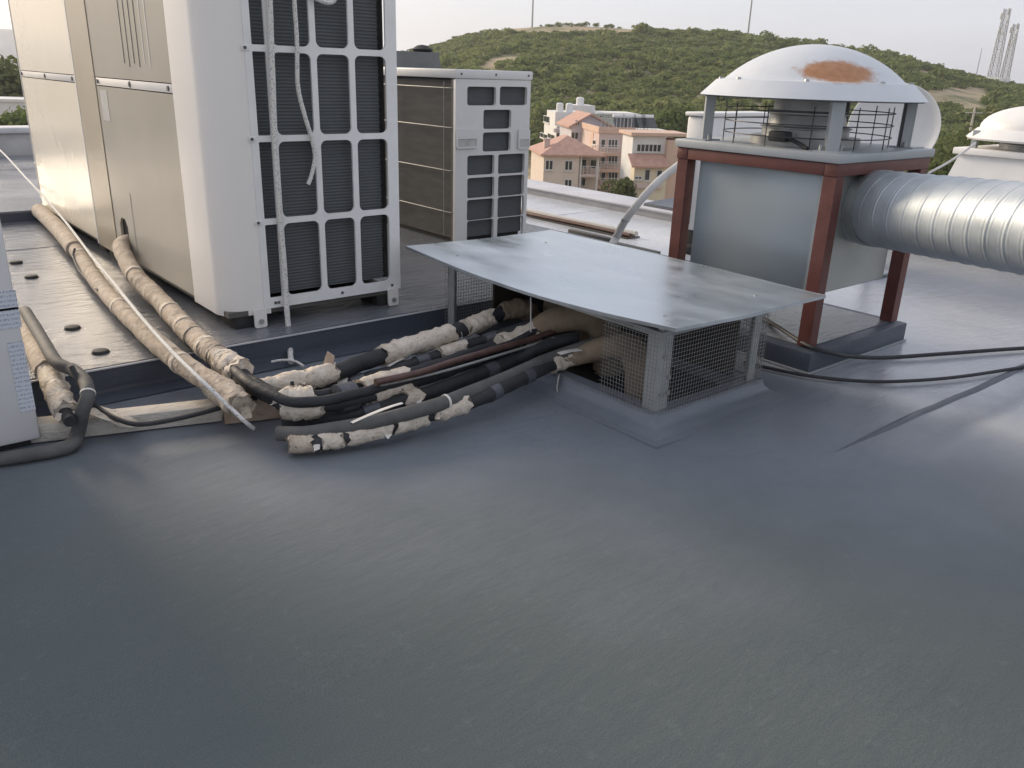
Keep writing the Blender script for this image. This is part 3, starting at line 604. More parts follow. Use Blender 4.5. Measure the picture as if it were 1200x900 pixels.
# masts on the ridge
def hill_pt(px, r_=400):
    d = ray(px, 60); az = math.degrees(math.atan2(d.y, d.x)); return Vector((r_*math.cos(R(az)), r_*math.sin(R(az)), hz(az, r_)))
for px, lab, hh in ((622.5, 'slim grey pole standing on the sandy crest of the hill', 22), (874, 'slim grey pole on the wooded part of the ridge', 24)):
    p = hill_pt(px); t = thing('mast', lab, 'pole', p); part('shaft', MB().tube([p-Vector((0, 0, .5)), p+Vector((0, 0, hh))], [.42, .26], 8), 'pole', t)
    part('crossarm', MB().tube([p+Vector((-.9, .6, hh-6)), p+Vector((.9, -.6, hh-6))], .14, 6), 'pole', t)
def lattice(p, lab, hh, w0, w1):
    t = thing('lattice_tower', lab, 'tower', p); mb = MB(); C_ = [(1, 1), (-1, 1), (-1, -1), (1, -1)]
    P = lambda k, f: p+Vector((C_[k % 4][0]*(w0+(w1-w0)*f), C_[k % 4][1]*(w0+(w1-w0)*f), hh*f))
    for k in range(4): part('leg', MB().tube([P(k, 0), P(k, 1)], .16, 5), 'pole', t)
    n = 9
    for i in range(n):
        for k in range(4): mb.tube([P(k, i/n), P(k+1, (i+1)/n)], .09, 4); mb.tube([P(k+1, i/n), P(k, (i+1)/n)], .09, 4); mb.tube([P(k, i/n), P(k+1, i/n)], .09, 4)
    part('bracing', mb, 'pole', t)
    for f, a in ((.97, 0), (.9, 2), (.86, 4), (.7, 1), (.68, 3.4)):
        q = p+Vector((math.cos(a)*(w0+(w1-w0)*f+.7), math.sin(a)*(w0+(w1-w0)*f+.7), hh*f)); part('antenna', MB().box(q-Vector((.3, .3, 1.1)), q+Vector((.3, .3, 1.1)), .1), 'white', t)
    return t
p = hill_pt(1170, 395); lattice(p, 'tall pale lattice radio tower on the ridge above the sandy clearing', atd(1184, 10, 395).z-p.z, 1.5, .9)
p = hill_pt(1184, 402); lattice(p, 'lattice radio tower rising right behind the taller one', atd(1192, 28, 402).z-p.z, 1.3, .8)
p = hill_pt(1150, 392); solo('mast', MB().tube([p, p+Vector((0, 0, 11))], [.2, .1], 6), 'pole', 'short thin mast beside the lattice towers', 'pole', p)
p = hill_pt(1178, 388); solo('equipment_hut', MB().box(p-Vector((3, 3, 1)), p+Vector((3, 3, 2.4)), .1), 'white', 'small pale hut at the foot of the lattice towers', 'hut', p)
p = atd(1136, 158, 100); p.z = hz(math.degrees(math.atan2(p.y, p.x)), 100); q = atd(1142, 126, 100)
t = thing('utility_pole', 'pale wooden utility pole among the olive trees', 'pole', p); part('shaft', MB().tube([p, (p.x, p.y, q.z)], [.16, .11], 8), 'beam', t); part('crossarm', MB().tube([Vector((p.x-.7, p.y+.5, q.z-.5)), Vector((p.x+.7, p.y-.5, q.z-.5))], .06, 6), 'beam', t)

# ================================================================== CONDENSERS
def screw(mb, p, n, r=.012, t=.006):
    p = Vector(p); n = Vector(n); mb.tube([p, p+n*t], r, 8)
UX, UY = 1.68, 4.54
def big_condenser(name, label, y0, y1, x1=2.845, z0=.225, z1=2.32, detail=True):
    cw = .52 if detail else .03; nc = .51 if detail else .03
    t = thing(name, label, 'condenser', (UX, y0, STEP_Z), 'cream condensers on the raised deck')
    part('core', MB().box((UX+.03, y0+.10, z0+.09), (x1-.03, y1-.03, z1-.03)), 'inner', t)
    # rounded corner columns: profile on plan, extruded
    def col(yc, s):
        pr = [(UX, yc+s*.50), (UX, yc+s*.16)]
        for k in range(1, 6): a = R(90*k/6); pr.append((UX+.14-.14*math.cos(a), yc+s*(.16-.14*math.sin(a)) if k < 6 else yc))
        pr += [(UX+.14, yc+s*.02), (UX+.27, yc+s*.0), (UX+.27, yc+s*.03), (UX+.16, yc+s*.05), (UX+.03, yc+s*.2), (UX+.03, yc+s*.50)]
        return pr if s < 0 else pr[::-1]
    # front (panel) face towards -X
    if detail: part('corner_column', MB().prism(col(y0, 1), z0, z1), 'ac', t, sharp=40)
    else: part('corner_column', MB().box((UX+.002, y0, z0), (UX+.03, y0+.028, z1)), 'ac', t)
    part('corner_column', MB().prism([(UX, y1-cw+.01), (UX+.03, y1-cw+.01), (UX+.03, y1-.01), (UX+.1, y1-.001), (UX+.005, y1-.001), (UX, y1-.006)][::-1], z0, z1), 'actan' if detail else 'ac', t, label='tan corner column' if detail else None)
    ya, yb = y0+nc, y1-cw; zs = 1.455
    hole = [(yb-.13, z0+.09), (yb-.32, z0+.09), (yb-.32, z0+.26), (yb-.27, z0+.31), (yb-.18, z0+.31), (yb-.13, z0+.26)] if detail else None
    fn = lambda a, b, c: (UX+.022-c, a, b)
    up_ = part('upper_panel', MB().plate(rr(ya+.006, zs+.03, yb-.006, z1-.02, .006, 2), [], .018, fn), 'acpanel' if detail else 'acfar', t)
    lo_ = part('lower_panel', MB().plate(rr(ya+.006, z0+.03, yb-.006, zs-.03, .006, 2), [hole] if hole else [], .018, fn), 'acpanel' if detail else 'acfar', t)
    st = part('joint_strip', MB().box((UX+.004, ya+.01, zs-.024), (UX+.016, yb-.01, zs+.024), .002), 'ac', t)
    part('panel_backing', MB().box((UX+.024, ya-.02, z0+.02), (UX+.03, yb+.02, z1-.03)), 'black', t)
    for yy in (ya+.06, (ya+yb)/2, yb-.06):
        mb = MB(); screw(mb, (UX+.004, yy, zs), (-1, 0, 0), .014, .008); part('screw', mb, 'groove', st)
    part('handle_notch', MB().box((UX+.0015, (ya+yb)/2-.008, zs-.02), (UX+.0038, (ya+yb)/2+.008, zs+.02)), 'groove', st)
    for k in range(6):
        yy = ya+.33+.1*k
        if detail: part('drip_groove', MB().box((UX+.0015, yy-.004, 1.56+.02*(k % 2)), (UX+.0038, yy+.004, z1-.1)), 'groove' if detail and k > 1 else 'ac', up_)
    if detail:
        part('rating_label', MB().box((UX+.002, yb-.24, 1.2), (UX+.0038, yb-.08, 1.40)), 'label', lo_)
        part('access_flap', MB().plate(rr(yb-.48, z0+.06, yb-.40, .74, .01, 2), [], .004, lambda a, b, c: (UX+.0035-c*.5, a, b)), 'acpanel', lo_)
        part('pipe_port', MB().box((UX+.0245, yb-.33, z0+.1), (UX+.028, yb-.12, z0+.32)), 'black', lo_)
    # grille face towards -Y
    gx0 = 1.955
    part('side_panel', MB().box((UX+.268, y0, z0+.03), (gx0, y0+.03, z1), .004), 'ac', t) if gx0 > UX+.28 else None
    part('coil', MB().box((gx0-.02, y0+.065, z0+.1), (x1-.09, y0+.10, z1-.05)), 'coil', t)
    mb = MB()
    for k in range(46): z = z0+.12+k*.045; mb.tube([(x1-.085, y0+.075, z), (x1-.05, y0+.13, z), (x1-.045, y0+.3, z)], .007, 5)
    c2 = part('coil_bend', mb, 'coil2', t); c2['kind'] = 'stuff'
    if detail:
        zr_ = [z0+.06, .76, 1.215, 1.68, 2.14, z1-.02]; xc = [gx0-.035, 2.045, 2.305, 2.545, 2.775]
        holes = []; zb = [z0+.075]+zr_[1:-1]+[z1-.02]
        for i in range(len(zb)-1):
            for j in range(4):
                a0 = xc[j]+(.03 if j == 0 else .018); a1 = xc[j+1]-(.018 if j < 3 else .005)
                holes.append(rr(a0, zb[i]+.017, a1, zb[i+1]-.017, .036 if j else .006, 5))
        part('coil_guard', MB().plate([(gx0-.045, z0+.03), (x1, z0+.03), (x1, z1), (gx0-.045, z1)], holes, .014, lambda a, b, c: (a, y0+.012-c, b)), 'guard', t, sharp=25)
        part('guard_edge', MB().box((x1-.02, y0+.0125, z0+.031), (x1-.001, y0+.09, z1-.001)), 'guard', t)
        for z in zr_[1:-1]:
            part('mounting_tab', MB().box((gx0-.06, y0-.006, z-.016), (gx0-.02, y0-.0022, z+.016), .002), 'guard', t)
            mb = MB(); screw(mb, (gx0-.045, y0-.006, z), (0, -1, 0), .009); part('screw', mb, 'groove', t)
        for x in (UX+.3, 2.0, 2.42, 2.78):
            mb = MB(); screw(mb, (x, y0-.0022, z0+.06), (0, -1, 0), .009); part('screw', mb, 'groove', t)
    else: part('coil_guard', MB().box((gx0-.03, y0, z0+.03), (x1, y0+.02, z1)), 'guard', t)
    part('rear_panel', MB().box((x1-.03, y0+.3, z0+.03), (x1, y1, z1)), 'ac', t)
    part('end_panel', MB().box((UX+.11, y1-.028, z0+.03), (x1-.031, y1, z1)), 'ac', t)
    part('top_cap', MB().box((UX-.01, y0-.01, z1), (x1+.01, y1+.01, z1+.05), .01), 'ac', t)
    mb = MB(); mb.box((UX+.02, y0+.02, z0-.0), (x1-.02, y1-.02, z0+.03)); part('base_pan', mb, 'groove', t)
    for xa in (UX+.06, x1-.16):
        for yy in (y0+.03, y1-.25):
            part('foot', MB().box((xa, yy, STEP_Z-.001), (xa+.12, yy+.22, z0+.002), .004), 'pucks', t)
    for xa in (UX+.16, x1-.1):
        mb = MB().plate(rr(xa, STEP_Z+.002, xa+.075, z0+.04, .012, 3), [], .012, lambda a, b, c: (a, y0-.003-c, b)); f = part('foot_bracket', mb, 'ac', t)
        mb = MB(); screw(mb, (xa+.038, y0-.015, STEP_Z+.04), (0, -1, 0), .016, .01); part('bolt', mb, 'steel', f)
    return t
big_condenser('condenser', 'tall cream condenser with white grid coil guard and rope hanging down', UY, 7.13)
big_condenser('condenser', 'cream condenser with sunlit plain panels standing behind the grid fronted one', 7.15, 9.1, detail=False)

# grey condenser with window-like openings
def window_condenser(label, x0, y0, x1, y1, z0, z1, guide=True):
    t = thing('condenser', label, 'condenser', (x0, y0, STEP_Z))
    def rec(a, b):      # crop coordinates (3x, from 250,0) -> rect on the front face
        p, q = ony(250+a[0]/3, a[1]/3, y0), ony(250+b[0]/3, b[1]/3, y0); return p.x, q.z, q.x, p.z
    cells = [((893, 304), (993, 371)), ((1008, 304), (1102, 370)), ((950, 386), (1046, 452)), ((948, 466), (1044, 530)), ((893, 548), (987, 612)), ((1002, 543), (1093, 607)),
             ((893, 627), (987, 691)), ((1002, 619), (1091, 684)), ((892, 704), (985, 768)), ((1000, 694), (1090, 757)), ((892, 778), (984, 842)), ((999, 767), (1087, 830))]
    hs = []
    for c in cells:
        a0, b0, a1, b1 = rec(*c); hs.append(rr(a0, b0, a1, b1, .022, 3))
    part('front_panel', MB().plate(rr(x0, z0, x1, z1-.075, .01, 2), hs, .03, lambda a, b, c: (a, y0+.03-c, b)), 'acgrey', t, sharp=25)
    part('coil', MB().box((x0+.04, y0+.045, z0+.03), (x1-.03, y0+.07, z1-.1)), 'coil2', t)
    part('body', MB().box((x0+.035, y0+.075, z0+.03), (x1-.005, y1-.02, z1-.08)), 'inner', t)
    part('top_cover', MB().box((x0-.012, y0-.012, z1-.073), (x1+.012, y1, z1), .012), 'acgrey', t)
    for c in (((852, 455), (925, 520)), ((1070, 455), (1108, 522))):
        a0, b0, a1, b1 = rec(*c); hd = part('lift_handle', MB().plate(rr(a0, b0, a1, b1, .015, 3), [rr(a0+.012, b0+.012, a1-.012, b0+(b1-b0)*.5, .008, 2)], .016, lambda a, b, c: (a, y0-.002-c, b)), 'acgrey', t)
        part('recess', MB().box((a0+.012, y0-.012, b0+.012), (a1-.012, y0-.003, b0+(b1-b0)*.5)), 'kerb', hd)
    part('side_coil', MB().box((x0+.02, y0+.06, z0+.03), (x0+.034, y1-.05, z1-.085)), 'sidecoil', t)
    part('corner_strip', MB().box((x0, y0+.0305, z0), (x0+.03, y0+.06, z1-.075)), 'groove', t)
    for z in (.42, .78, 1.14, 1.46): part('guard_wire', MB().tube([(x0+.0, y0+.05, z), (x0-.012, y0+.1, z), (x0-.012, y1-.02, z)], .004, 5), 'wire', t)
    part('guard_wire', MB().tube([(x0-.014, y0+.15, z0+.05), (x0-.014, y0+.15, z1-.1)], .004, 5), 'wire', t)
    part('guard_wire', MB().tube([(x0-.014, y1-.3, z0+.05), (x0-.014, y1-.3, z1-.1)], .004, 5), 'wire', t)
    part('base_rail', MB().box((x0+.04, y0+.09, STEP_Z), (x1-.02, y1-.04, z0+.0295)), 'pucks', t)
    mb = MB(); [screw(mb, (x0+.02+i*.37, y0-.012, z1-.035), (0, -1, 0), .008) for i in range(3)]
    for i in range(3): mb = MB(); screw(mb, (x0+.05+i*.37, y0-.012, z1-.035), (0, -1, 0), .009); part('screw', mb, 'groove', t)
    return t
window_condenser('grey condenser with rounded window openings and dark wired coil side', 4.335, 6.0, 5.165, 7.25, .158, 1.61)
# dark topped unit behind it
t = thing('condenser', 'condenser with dark sloping lid peeping over the grey one', 'condenser', (4.6, 8.2, STEP_Z))
part('body', MB().box((4.62, 8.3, .16), (6.0-.45, 9.0-.1, 1.56), .01), 'inner', t)
c_ = [ony(462, 86, 8.3), ony(517, 83, 8.3), ony(513, 71, 8.3), ony(462, 68, 8.3)]
part('lid', MB().plate([(4.35, 1.56), (ony(518, 83, 8.3).x, 1.56), (ony(514, 71, 8.3).x, 1.78), (4.35, 1.78)], [], .7, lambda a, b, c: (a, 8.3+c, b)), 'parged', t)
k_ = ony(495, 66, 8.5); part('knob', MB().lathe([(0, 0), (.10, 0), (.12, .03), (.06, .07), (0, .08)], (k_.x, 8.5, 1.782), 12), 'pucks', t)

# white condenser behind the fan
t = thing('condenser', 'white condenser with ribbed side grille behind the exhaust fan', 'condenser', (6.45, 5.05, 0))
x0, y0, x1, y1, z0, z1 = 6.47, 5.02, 7.5, 5.26, .22, 1.27
part('casing', MB().box((x0+.004, y0, z0), (x1, y1, z1), .03), 'white', t); part('lid', MB().box((x0-.015, y0-.015, z1), (x1+.015, y1+.015, z1+.035), .01), 'white', t)
for k in range(14): part('rib', MB().box((x0-.01, y0+.09, z0+.07+k*.05), (x0+.005, y0+.19, z0+.10+k*.05), .004), 'guard', t)
part('side_coil', MB().box((x0+.001, y0+.085, z0+.06), (x0+.0035, y0+.195, z0+.78)), 'groove', t)
part('fan_ring', MB().lathe([(.30, 0), (.36, 0), (.36, .03), (.30, .03), (.30, 0)], (0, 0, 0), 28), 'white', t)
o = bpy.data.objects['fan_ring']; o.rotation_euler = (R(90), 0, 0); o.location = (.55, -.03, .75)
for vtx in o.data.vertices: vtx.co += Vector((6.45, 5.05, 0))
for xx in (x0+.1, x1-.2): part('foot', MB().box((xx, y0+.02, 0), (xx+.1, y1-.02, z0-.002), .005), 'pucks', t)
part('isolator_block', MB().box((x0-.05, y0-.02, .0), (x0+.06, y0+.1, .08), .01), 'pucks', t)

# condenser at the left edge, with stickers
nx, ny = onx(50, 520, .56).x, 3.865
t = thing('condenser', 'pale grey condenser with printed instruction stickers beside the pipes', 'condenser', (nx-.4, ny, 0))
part('casing', MB().box((nx-1.15, ny+.0, .03), (nx, ny+.44, 1.32), .012), 'acgrey', t); part('base_rail', MB().box((nx-1.1, ny+.03, 0), (nx-.03, ny+.4, .0298)), 'pucks', t)
part('lid', MB().box((nx-1.165, ny-.012, 1.3205), (nx+.012, ny+.455, 1.36), .008), 'acgrey', t)
def stick(a, b, mat, nm):
    p, q = ony(*a, ny), ony(*b, ny); s = part(nm, MB().plate(rr(p.x, q.z, q.x, p.z, .004, 2), [], .0012, lambda a_, b_, c_: (a_, ny-.0005-c_, b_)), mat, t)
    return s
stick((-30, 345), (22, 362), 'print', 'sticker'); stick((-30, 366), (26, 383), 'print', 'sticker')
stick((8, 402), (42, 480), 'print', 'sticker'); stick((-30, 240), (-5, 330), 'label', 'sticker')

# ================================================================== EXHAUST FAN
FX0, FX1, FY0, FY1 = 4.345, 5.40, 2.455, 3.575
RZ0, RZ1 = 1.115, 1.185
ft = thing('exhaust_fan', 'square roof exhaust fan with rusty white dome on red oxide frame', 'exhaust fan', ((FX0+FX1)/2, (FY0+FY1)/2, 0))
pw = .082
part('curb', MB().box((FX0-.07, FY0-.06, -.005), (FX1+.03, FY1+.07, .125), .012), 'roofblue', ft)
for a_, b_ in (((FX0-.085, FY0-.070), (FX1+.04, FY0-.0605)), ((FX0-.080, FY0-.06), (FX0-.0705, FY1+.07))): part('sealant_bead', MB().box((a_[0], a_[1], .0), (b_[0], b_[1], .011)), 'topgrey', ft)
part('curb_top', MB().box((FX0+.02, FY0+.02, .1255), (FX1-.05, FY1-.02, .131)), 'deck', ft)
for x in (FX0, FX1-pw):
    for y in (FY0, FY1-pw): part('post', MB().box((x, y, .1315), (x+pw, y+pw, RZ0), .0025), 'red', ft, sharp=20)
for y in (FY0-.004, FY1-pw+.004): part('rail', MB().box((FX0-.006, y, RZ0+.0005), (FX1+.006, y+pw, RZ1), .004), 'red', ft)
for x in (FX0-.004, FX1-pw+.004): part('rail', MB().box((x, FY0+pw-.002, RZ0+.0005), (x+pw, FY1-pw+.002, RZ1-.002), .004), 'red', ft)
pl = part('top_plate', MB().box((FX0-.02, FY0-.02, RZ1+.001), (FX1+.02, FY1+.02, RZ1+.05), .008), 'topgrey', ft)
# plenum box hanging in the frame
bx0, bx1, by0, by1, bz0, bz1 = FX0+.055, FX1-.16, FY0+.075, FY1-.14, .42, RZ0+.02
pbx = part('plenum_box', MB().box((bx0, by0, bz0), (bx1, by1, bz1), .006), 'plenum', ft)
part('end_panel', MB().box((bx0+.03, by0-.006, bz0+.01), (bx1-.01, by0-.0005, bz1-.03)), 'plenum2', pbx)
part('corner_seam', MB().box((bx0-.006, by0+.004, bz0+.005), (bx0-.0005, by0+.05, bz1-.03)), 'plenum', pbx)
part('bottom_hem', MB().box((bx0-.004, by0+.06, bz0-.002), (bx0+.01, by1-.01, bz0+.012)), 'plenum', pbx)
# dome hood
dcx, dcy = (FX0+FX1)/2, (FY0+FY1)/2
SK0 = 1.51; SR0, SR1 = .668, .575
prof = [(SR0-.02, -.004), (SR0, 0), (SR1, .09)]; Rd = .525; hd = .205
prof += [(Rd+.012, .094), (Rd, .098)]
sph = (Rd*Rd+hd*hd)/(2*hd)
for k in range(1, 15):
    a = math.asin(Rd/sph)*(1-k/14); prof.append((sph*math.sin(a), .098+hd-sph*(1-math.cos(a))))
inner = [(0.0, .25), (.25, .2), (.42, .12), (.52, .05), (SR0-.02, -.004)]
rp = Vector((dcx, dcy, 0)); vdir = Vector((-math.cos(YAW), -math.sin(YAW), 0)); sidev = Vector((math.sin(YAW), -math.cos(YAW), 0))
pr_ = Vector((0, 0, SK0+.098+.045))+vdir*.45+sidev*.0
yw = math.atan2(sidev.y, sidev.x)
q3 = Matrix.Rotation(-yw, 3, 'Z'); S3 = Vector((1/.22, 1/.24, 1/.07)); cc = q3 @ pr_
RUST = ((-cc.x*S3.x, -cc.y*S3.y, -cc.z*S3.z), (0, 0, -yw), tuple(S3))
MAT['dome'] = dome_mat()
def rotfix():   # Mapping applies scale, then rotation: bake rotation into an equal-axis form
    n = [x for x in MAT['dome'].node_tree.nodes if x.type == 'MAPPING'][0]
    n.vector_type = 'POINT'; n.inputs['Scale'].default_value = (1, 1, 1); n.inputs['Location'].default_value = (0, 0, 0); n.inputs['Rotation'].default_value = (0, 0, -yw)
    t_ = MAT['dome'].node_tree; m2 = t_.nodes.new('ShaderNodeMapping'); ln = [x for x in t_.nodes if x.type == 'VECT_MATH'][0]
    m2.inputs['Scale'].default_value = tuple(S3); m2.inputs['Location'].default_value = RUST[0]
    t_.links.new(n.outputs[0], m2.inputs[0]); t_.links.new(m2.outputs[0], ln.inputs[0])
rotfix()
hood = part('hood', MB().lathe(prof+[(.001, .098+hd)], (dcx, dcy, SK0), 64), 'dome', ft, label='white dome hood with an orange rust patch', sharp=24)
part('hood_lining', MB().lathe(inner, (dcx, dcy, SK0-.004), 48), 'topgrey', hood)
for k in range(8):
    a = 2*math.pi*k/8+.5; p = Vector((dcx+math.cos(a)*(SR1-.02), dcy+math.sin(a)*(SR1-.02), SK0+.091)); part('bolt', MB().lathe([(0, .012), (.013, .012), (.015, 0)], p, 8), 'steel', hood)
TZ = RZ1+.05
for sx, sy in ((-1, -1), (1, -1), (-1, 1), (1, 1)):
    p = Vector((dcx+sx*.43, dcy+sy*.45, TZ)); d = Vector((sx, sy, 0)).normalized(); tn = Vector((-d.y, d.x, 0))
    wdt = .036; mb = MB()
    for off, e in ((-wdt/2, wdt/2), ):
        q = [p+tn*a+d*b+Vector((0, 0, z)) for z in (.0, SK0-TZ+.004) for a, b in ((-wdt, 0), (wdt, 0), (wdt, .008), (-wdt, .008))]
        mb.add(q, [(3, 2, 1, 0), (4, 5, 6, 7), (0, 1, 5, 4), (1, 2, 6, 5), (2, 3, 7, 6), (3, 0, 4, 7)])
        for a in (-wdt, wdt):
            q = [p+tn*(a+da)+d*b+Vector((0, 0, z)) for z in (.0, SK0-TZ+.004) for da, b in ((0, -.05), (math.copysign(.006, -a), -.05), (math.copysign(.006, -a), -.001), (0, -.001))]
            mb.add(q, [(3, 2, 1, 0), (4, 5, 6, 7), (0, 1, 5, 4), (1, 2, 6, 5), (2, 3, 7, 6), (3, 0, 4, 7)])
    mb.box(p+Vector((-.075, -.075, .0)), p+Vector((.075, .075, .007)))
    b_ = part('bracket', mb, 'topgrey', ft)
    for k in (-1, 1): q = p+tn*.055*k-d*.03; part('bolt', MB().lathe([(0, .028), (.012, .028), (.012, .0)], q+Vector((0, 0, .007)), 8), 'steel', b_)
for z in (.06, .13, .20):
    part('guard_ring', MB().tube([(dcx+.50*math.cos(2*math.pi*k/40), dcy+.50*math.sin(2*math.pi*k/40), TZ+z) for k in range(41)], .0036, 5), 'darkwire', ft)
for k in range(12):
    a = 2*math.pi*k/12+.1; part('guard_rod', MB().tube([(dcx+.495*math.cos(a), dcy+.495*math.sin(a), TZ), (dcx+.495*math.cos(a), dcy+.495*math.sin(a), TZ+.235)], .0036, 5), 'darkwire', ft)
hs_ = part('inlet_housing', MB().lathe([(0, .02), (.30, .02), (.31, .0), (.33, .0), (.33, .045), (.26, .05), (.26, .09), (.275, .095), (.275, .1), (.24, .11), (.225, .17), (.245, .18), (.245, .19), (.21, .2), (.2, .3), (0, .3)], (dcx, dcy, TZ), 40), 'steel', ft)
mo = part('motor', MB().lathe([(0, 0), (.085, 0), (.09, .01), (.09, .13), (.0, .14)], (dcx+.34, dcy+.02, TZ+.12), 20), 'cable', ft)
part('motor_bracket', MB().box((dcx+.16, dcy-.02, TZ+.13), (dcx+.28, dcy+.06, TZ+.15)), 'steel', mo)
jb = Vector((dcx-.42, dcy-.1, TZ)); j_ = part('junction_box', MB().box(jb+Vector((-.04, -.06, .03)), jb+Vector((.04, .06, .09)), .012), 'cable', ft)
part('cable_gland', MB().tube([jb+Vector((0, -.06, .05)), jb+Vector((0, -.13, .03)), jb+Vector((-.02, -.2, .005))], .012, 8, sub=4), 'cable', j_)

# spiral duct leaving the box
d0 = Vector((4.80, FY0+.06, .915)); d1 = Vector((4.43, 1.5, .975)); dd = (d1-d0).normalized(); dl = 2.35
dt = thing('spiral_duct', 'bright spiral steel duct leaving the side of the exhaust fan', 'duct', d0)
RD_ = .2125; side = dd.cross(Vector((0, 0, 1))).normalized(); upv = side.cross(dd)
vs = []; fs = []; N = 64; rings = []
path = [d0+dd*(dl*i/150) for i in range(151)]
lead = .105
def duct_r(s, a):
    ph = ((s/lead)-a/(2*math.pi)) % 1.0
    r_ = RD_
    if ph < .06 or ph > .97: r_ += .0034
    elif .2 < ph < .24 or .78 < ph < .82: r_ += .0016
    return r_
ns_ = 420
for i in range(ns_+1):
    s = dl*i/ns_
    for k in range(N):
        a = 2*math.pi*k/N; r_ = duct_r(s, a); vs.append(d0+dd*s+(side*math.cos(a)+upv*math.sin(a))*r_)
for i in range(ns_):
    for k in range(N): fs.append((i*N+k, i*N+(k+1) % N, (i+1)*N+(k+1) % N, (i+1)*N+k))
part('pipe', MB().add(vs, fs), 'duct', dt, sharp=50)
# elbow that takes the duct down into the deck outside the picture
e0 = d0+dd*dl; mb = MB(); pe = [e0-dd*.02, e0+dd*.12, e0+dd*.3+Vector((0, 0, -.09)), e0+dd*.38+Vector((0, 0, -.3)), e0+dd*.38+Vector((0, 0, -.6)), Vector((0, 0, 0))+(e0+dd*.38)]
pe[-1].z = .0; mb.tube(pe, RD_+.008, 40, sub=6); part('elbow', mb, 'duct', dt, sharp=50)
for s in (.12, 1.32):
    mb = MB(); c = d0+dd*s; rp_ = []
    for q, r_ in ((-.03, RD_+.0036), (-.03, RD_+.007), (.03, RD_+.007), (.03, RD_+.0036)):
        rp_.append((q, r_))
    vs = []; fs = []
    for k in range(48):
        a = 2*math.pi*k/48
        for q, r_ in rp_: vs.append(c+dd*q+(side*math.cos(a)+upv*math.sin(a))*r_)
    for k in range(48):
        for j in range(4): fs.append((k*4+j, ((k+1) % 48)*4+j, ((k+1) % 48)*4+(j+1) % 4, k*4+(j+1) % 4))
    part('band', mb.add(vs, fs), 'steel', dt)

# second fan on the far wing, dish, conduit, cables
c2 = CP+ray(1216, 176)*11.6; zb2 = -.004
t = thing('exhaust_fan', 'white domed exhaust fan on cream tapered base beyond the duct', 'exhaust fan', (c2.x, c2.y, zb2))
zs2 = (CP+ray(1150, 160)*11.6).z; zt2 = (CP+ray(1128, 178)*11.6).z
part('base', MB().add([(c2.x+sx*a, c2.y+sy*a, z) for z, a in ((zb2, .80), (zt2, .60)) for sx, sy in ((-1, -1), (1, -1), (1, 1), (-1, 1))], [(3, 2, 1, 0), (4, 5, 6, 7), (0, 1, 5, 4), (1, 2, 6, 5), (2, 3, 7, 6), (3, 0, 4, 7)]), 'white', t)
part('top_plate', MB().box((c2.x-.66, c2.y-.66, zt2+.001), (c2.x+.66, c2.y+.66, zt2+.07), .01), 'white', t)
part('hood', MB().lathe([(.74, -.02), (.76, 0), (.66, .1)]+[(.64*math.cos(R(90*k/10)), .105+.27*math.sin(R(90*k/10))) for k in range(11)], (c2.x, c2.y, zs2), 40), 'white', t)
part('inlet_housing', MB().lathe([(.4, 0), (.4, .06), (.33, .07), (.33, .16), (.36, .17), (.36, .2), (.3, .22), (.3, .42)], (c2.x, c2.y, zt2+.07), 28), 'steel', t)
for sx, sy in ((-1, -1), (1, -1), (-1, 1), (1, 1)): part('bracket', MB().box((c2.x+sx*.5-.03, c2.y+sy*.5-.03, zt2+.0705), (c2.x+sx*.5+.03, c2.y+sy*.5+.03, zs2+.08)), 'topgrey', t)
dp = CP+ray(1046, 150)*8.0; nrm = (CP-dp); nrm.z = .1*nrm.length; nrm = (nrm.normalized()+Vector((-.15, .1, .1))).normalized()
t = thing('satellite_dish', 'large white satellite dish standing behind the exhaust fan', 'satellite dish', (dp.x, dp.y, 0))
u_ = nrm.cross(Vector((0, 0, 1))).normalized(); v_ = u_.cross(nrm); rad = .36
vs = []; fs = []; n = 48; pf = [(0, -.10), (.1, -.095), (.2, -.077), (.3, -.04), (.335, -.012), (rad-.01, 0), (rad, .008), (rad+.005, -.004), (rad-.005, -.014), (.335, -.03), (.2, -.095), (0, -.118)]
for k in range(n):
    a = 2*math.pi*k/n
    for r_, c in pf: vs.append(dp+(u_*math.cos(a)+v_*math.sin(a))*r_+nrm*c)
m = len(pf)
for k in range(n):
    for j in range(m-1): fs.append((k*m+j, ((k+1) % n)*m+j, ((k+1) % n)*m+j+1, k*m+j+1))
part('reflector', MB().add(vs, fs), 'white', t, sharp=40)
part('mast', MB().tube([(dp.x-nrm.x*.16, dp.y-nrm.y*.16, 0), (dp.x-nrm.x*.16, dp.y-nrm.y*.16, dp.z)], .035, 12), 'steel', t)
part('feed_arm', MB().tube([dp-v_*rad, dp-v_*.3+nrm*.38], .012, 8), 'steel', t); part('feed_horn', MB().tube([dp-v_*.3+nrm*.36, dp-v_*.24+nrm*.44], .035, 12), 'white', t)
part('base_plate', MB().box((dp.x-nrm.x*.16-.2, dp.y-nrm.y*.16-.2, .008), (dp.x-nrm.x*.16+.2, dp.y-nrm.y*.16+.2, .03), .004), 'steel', t)

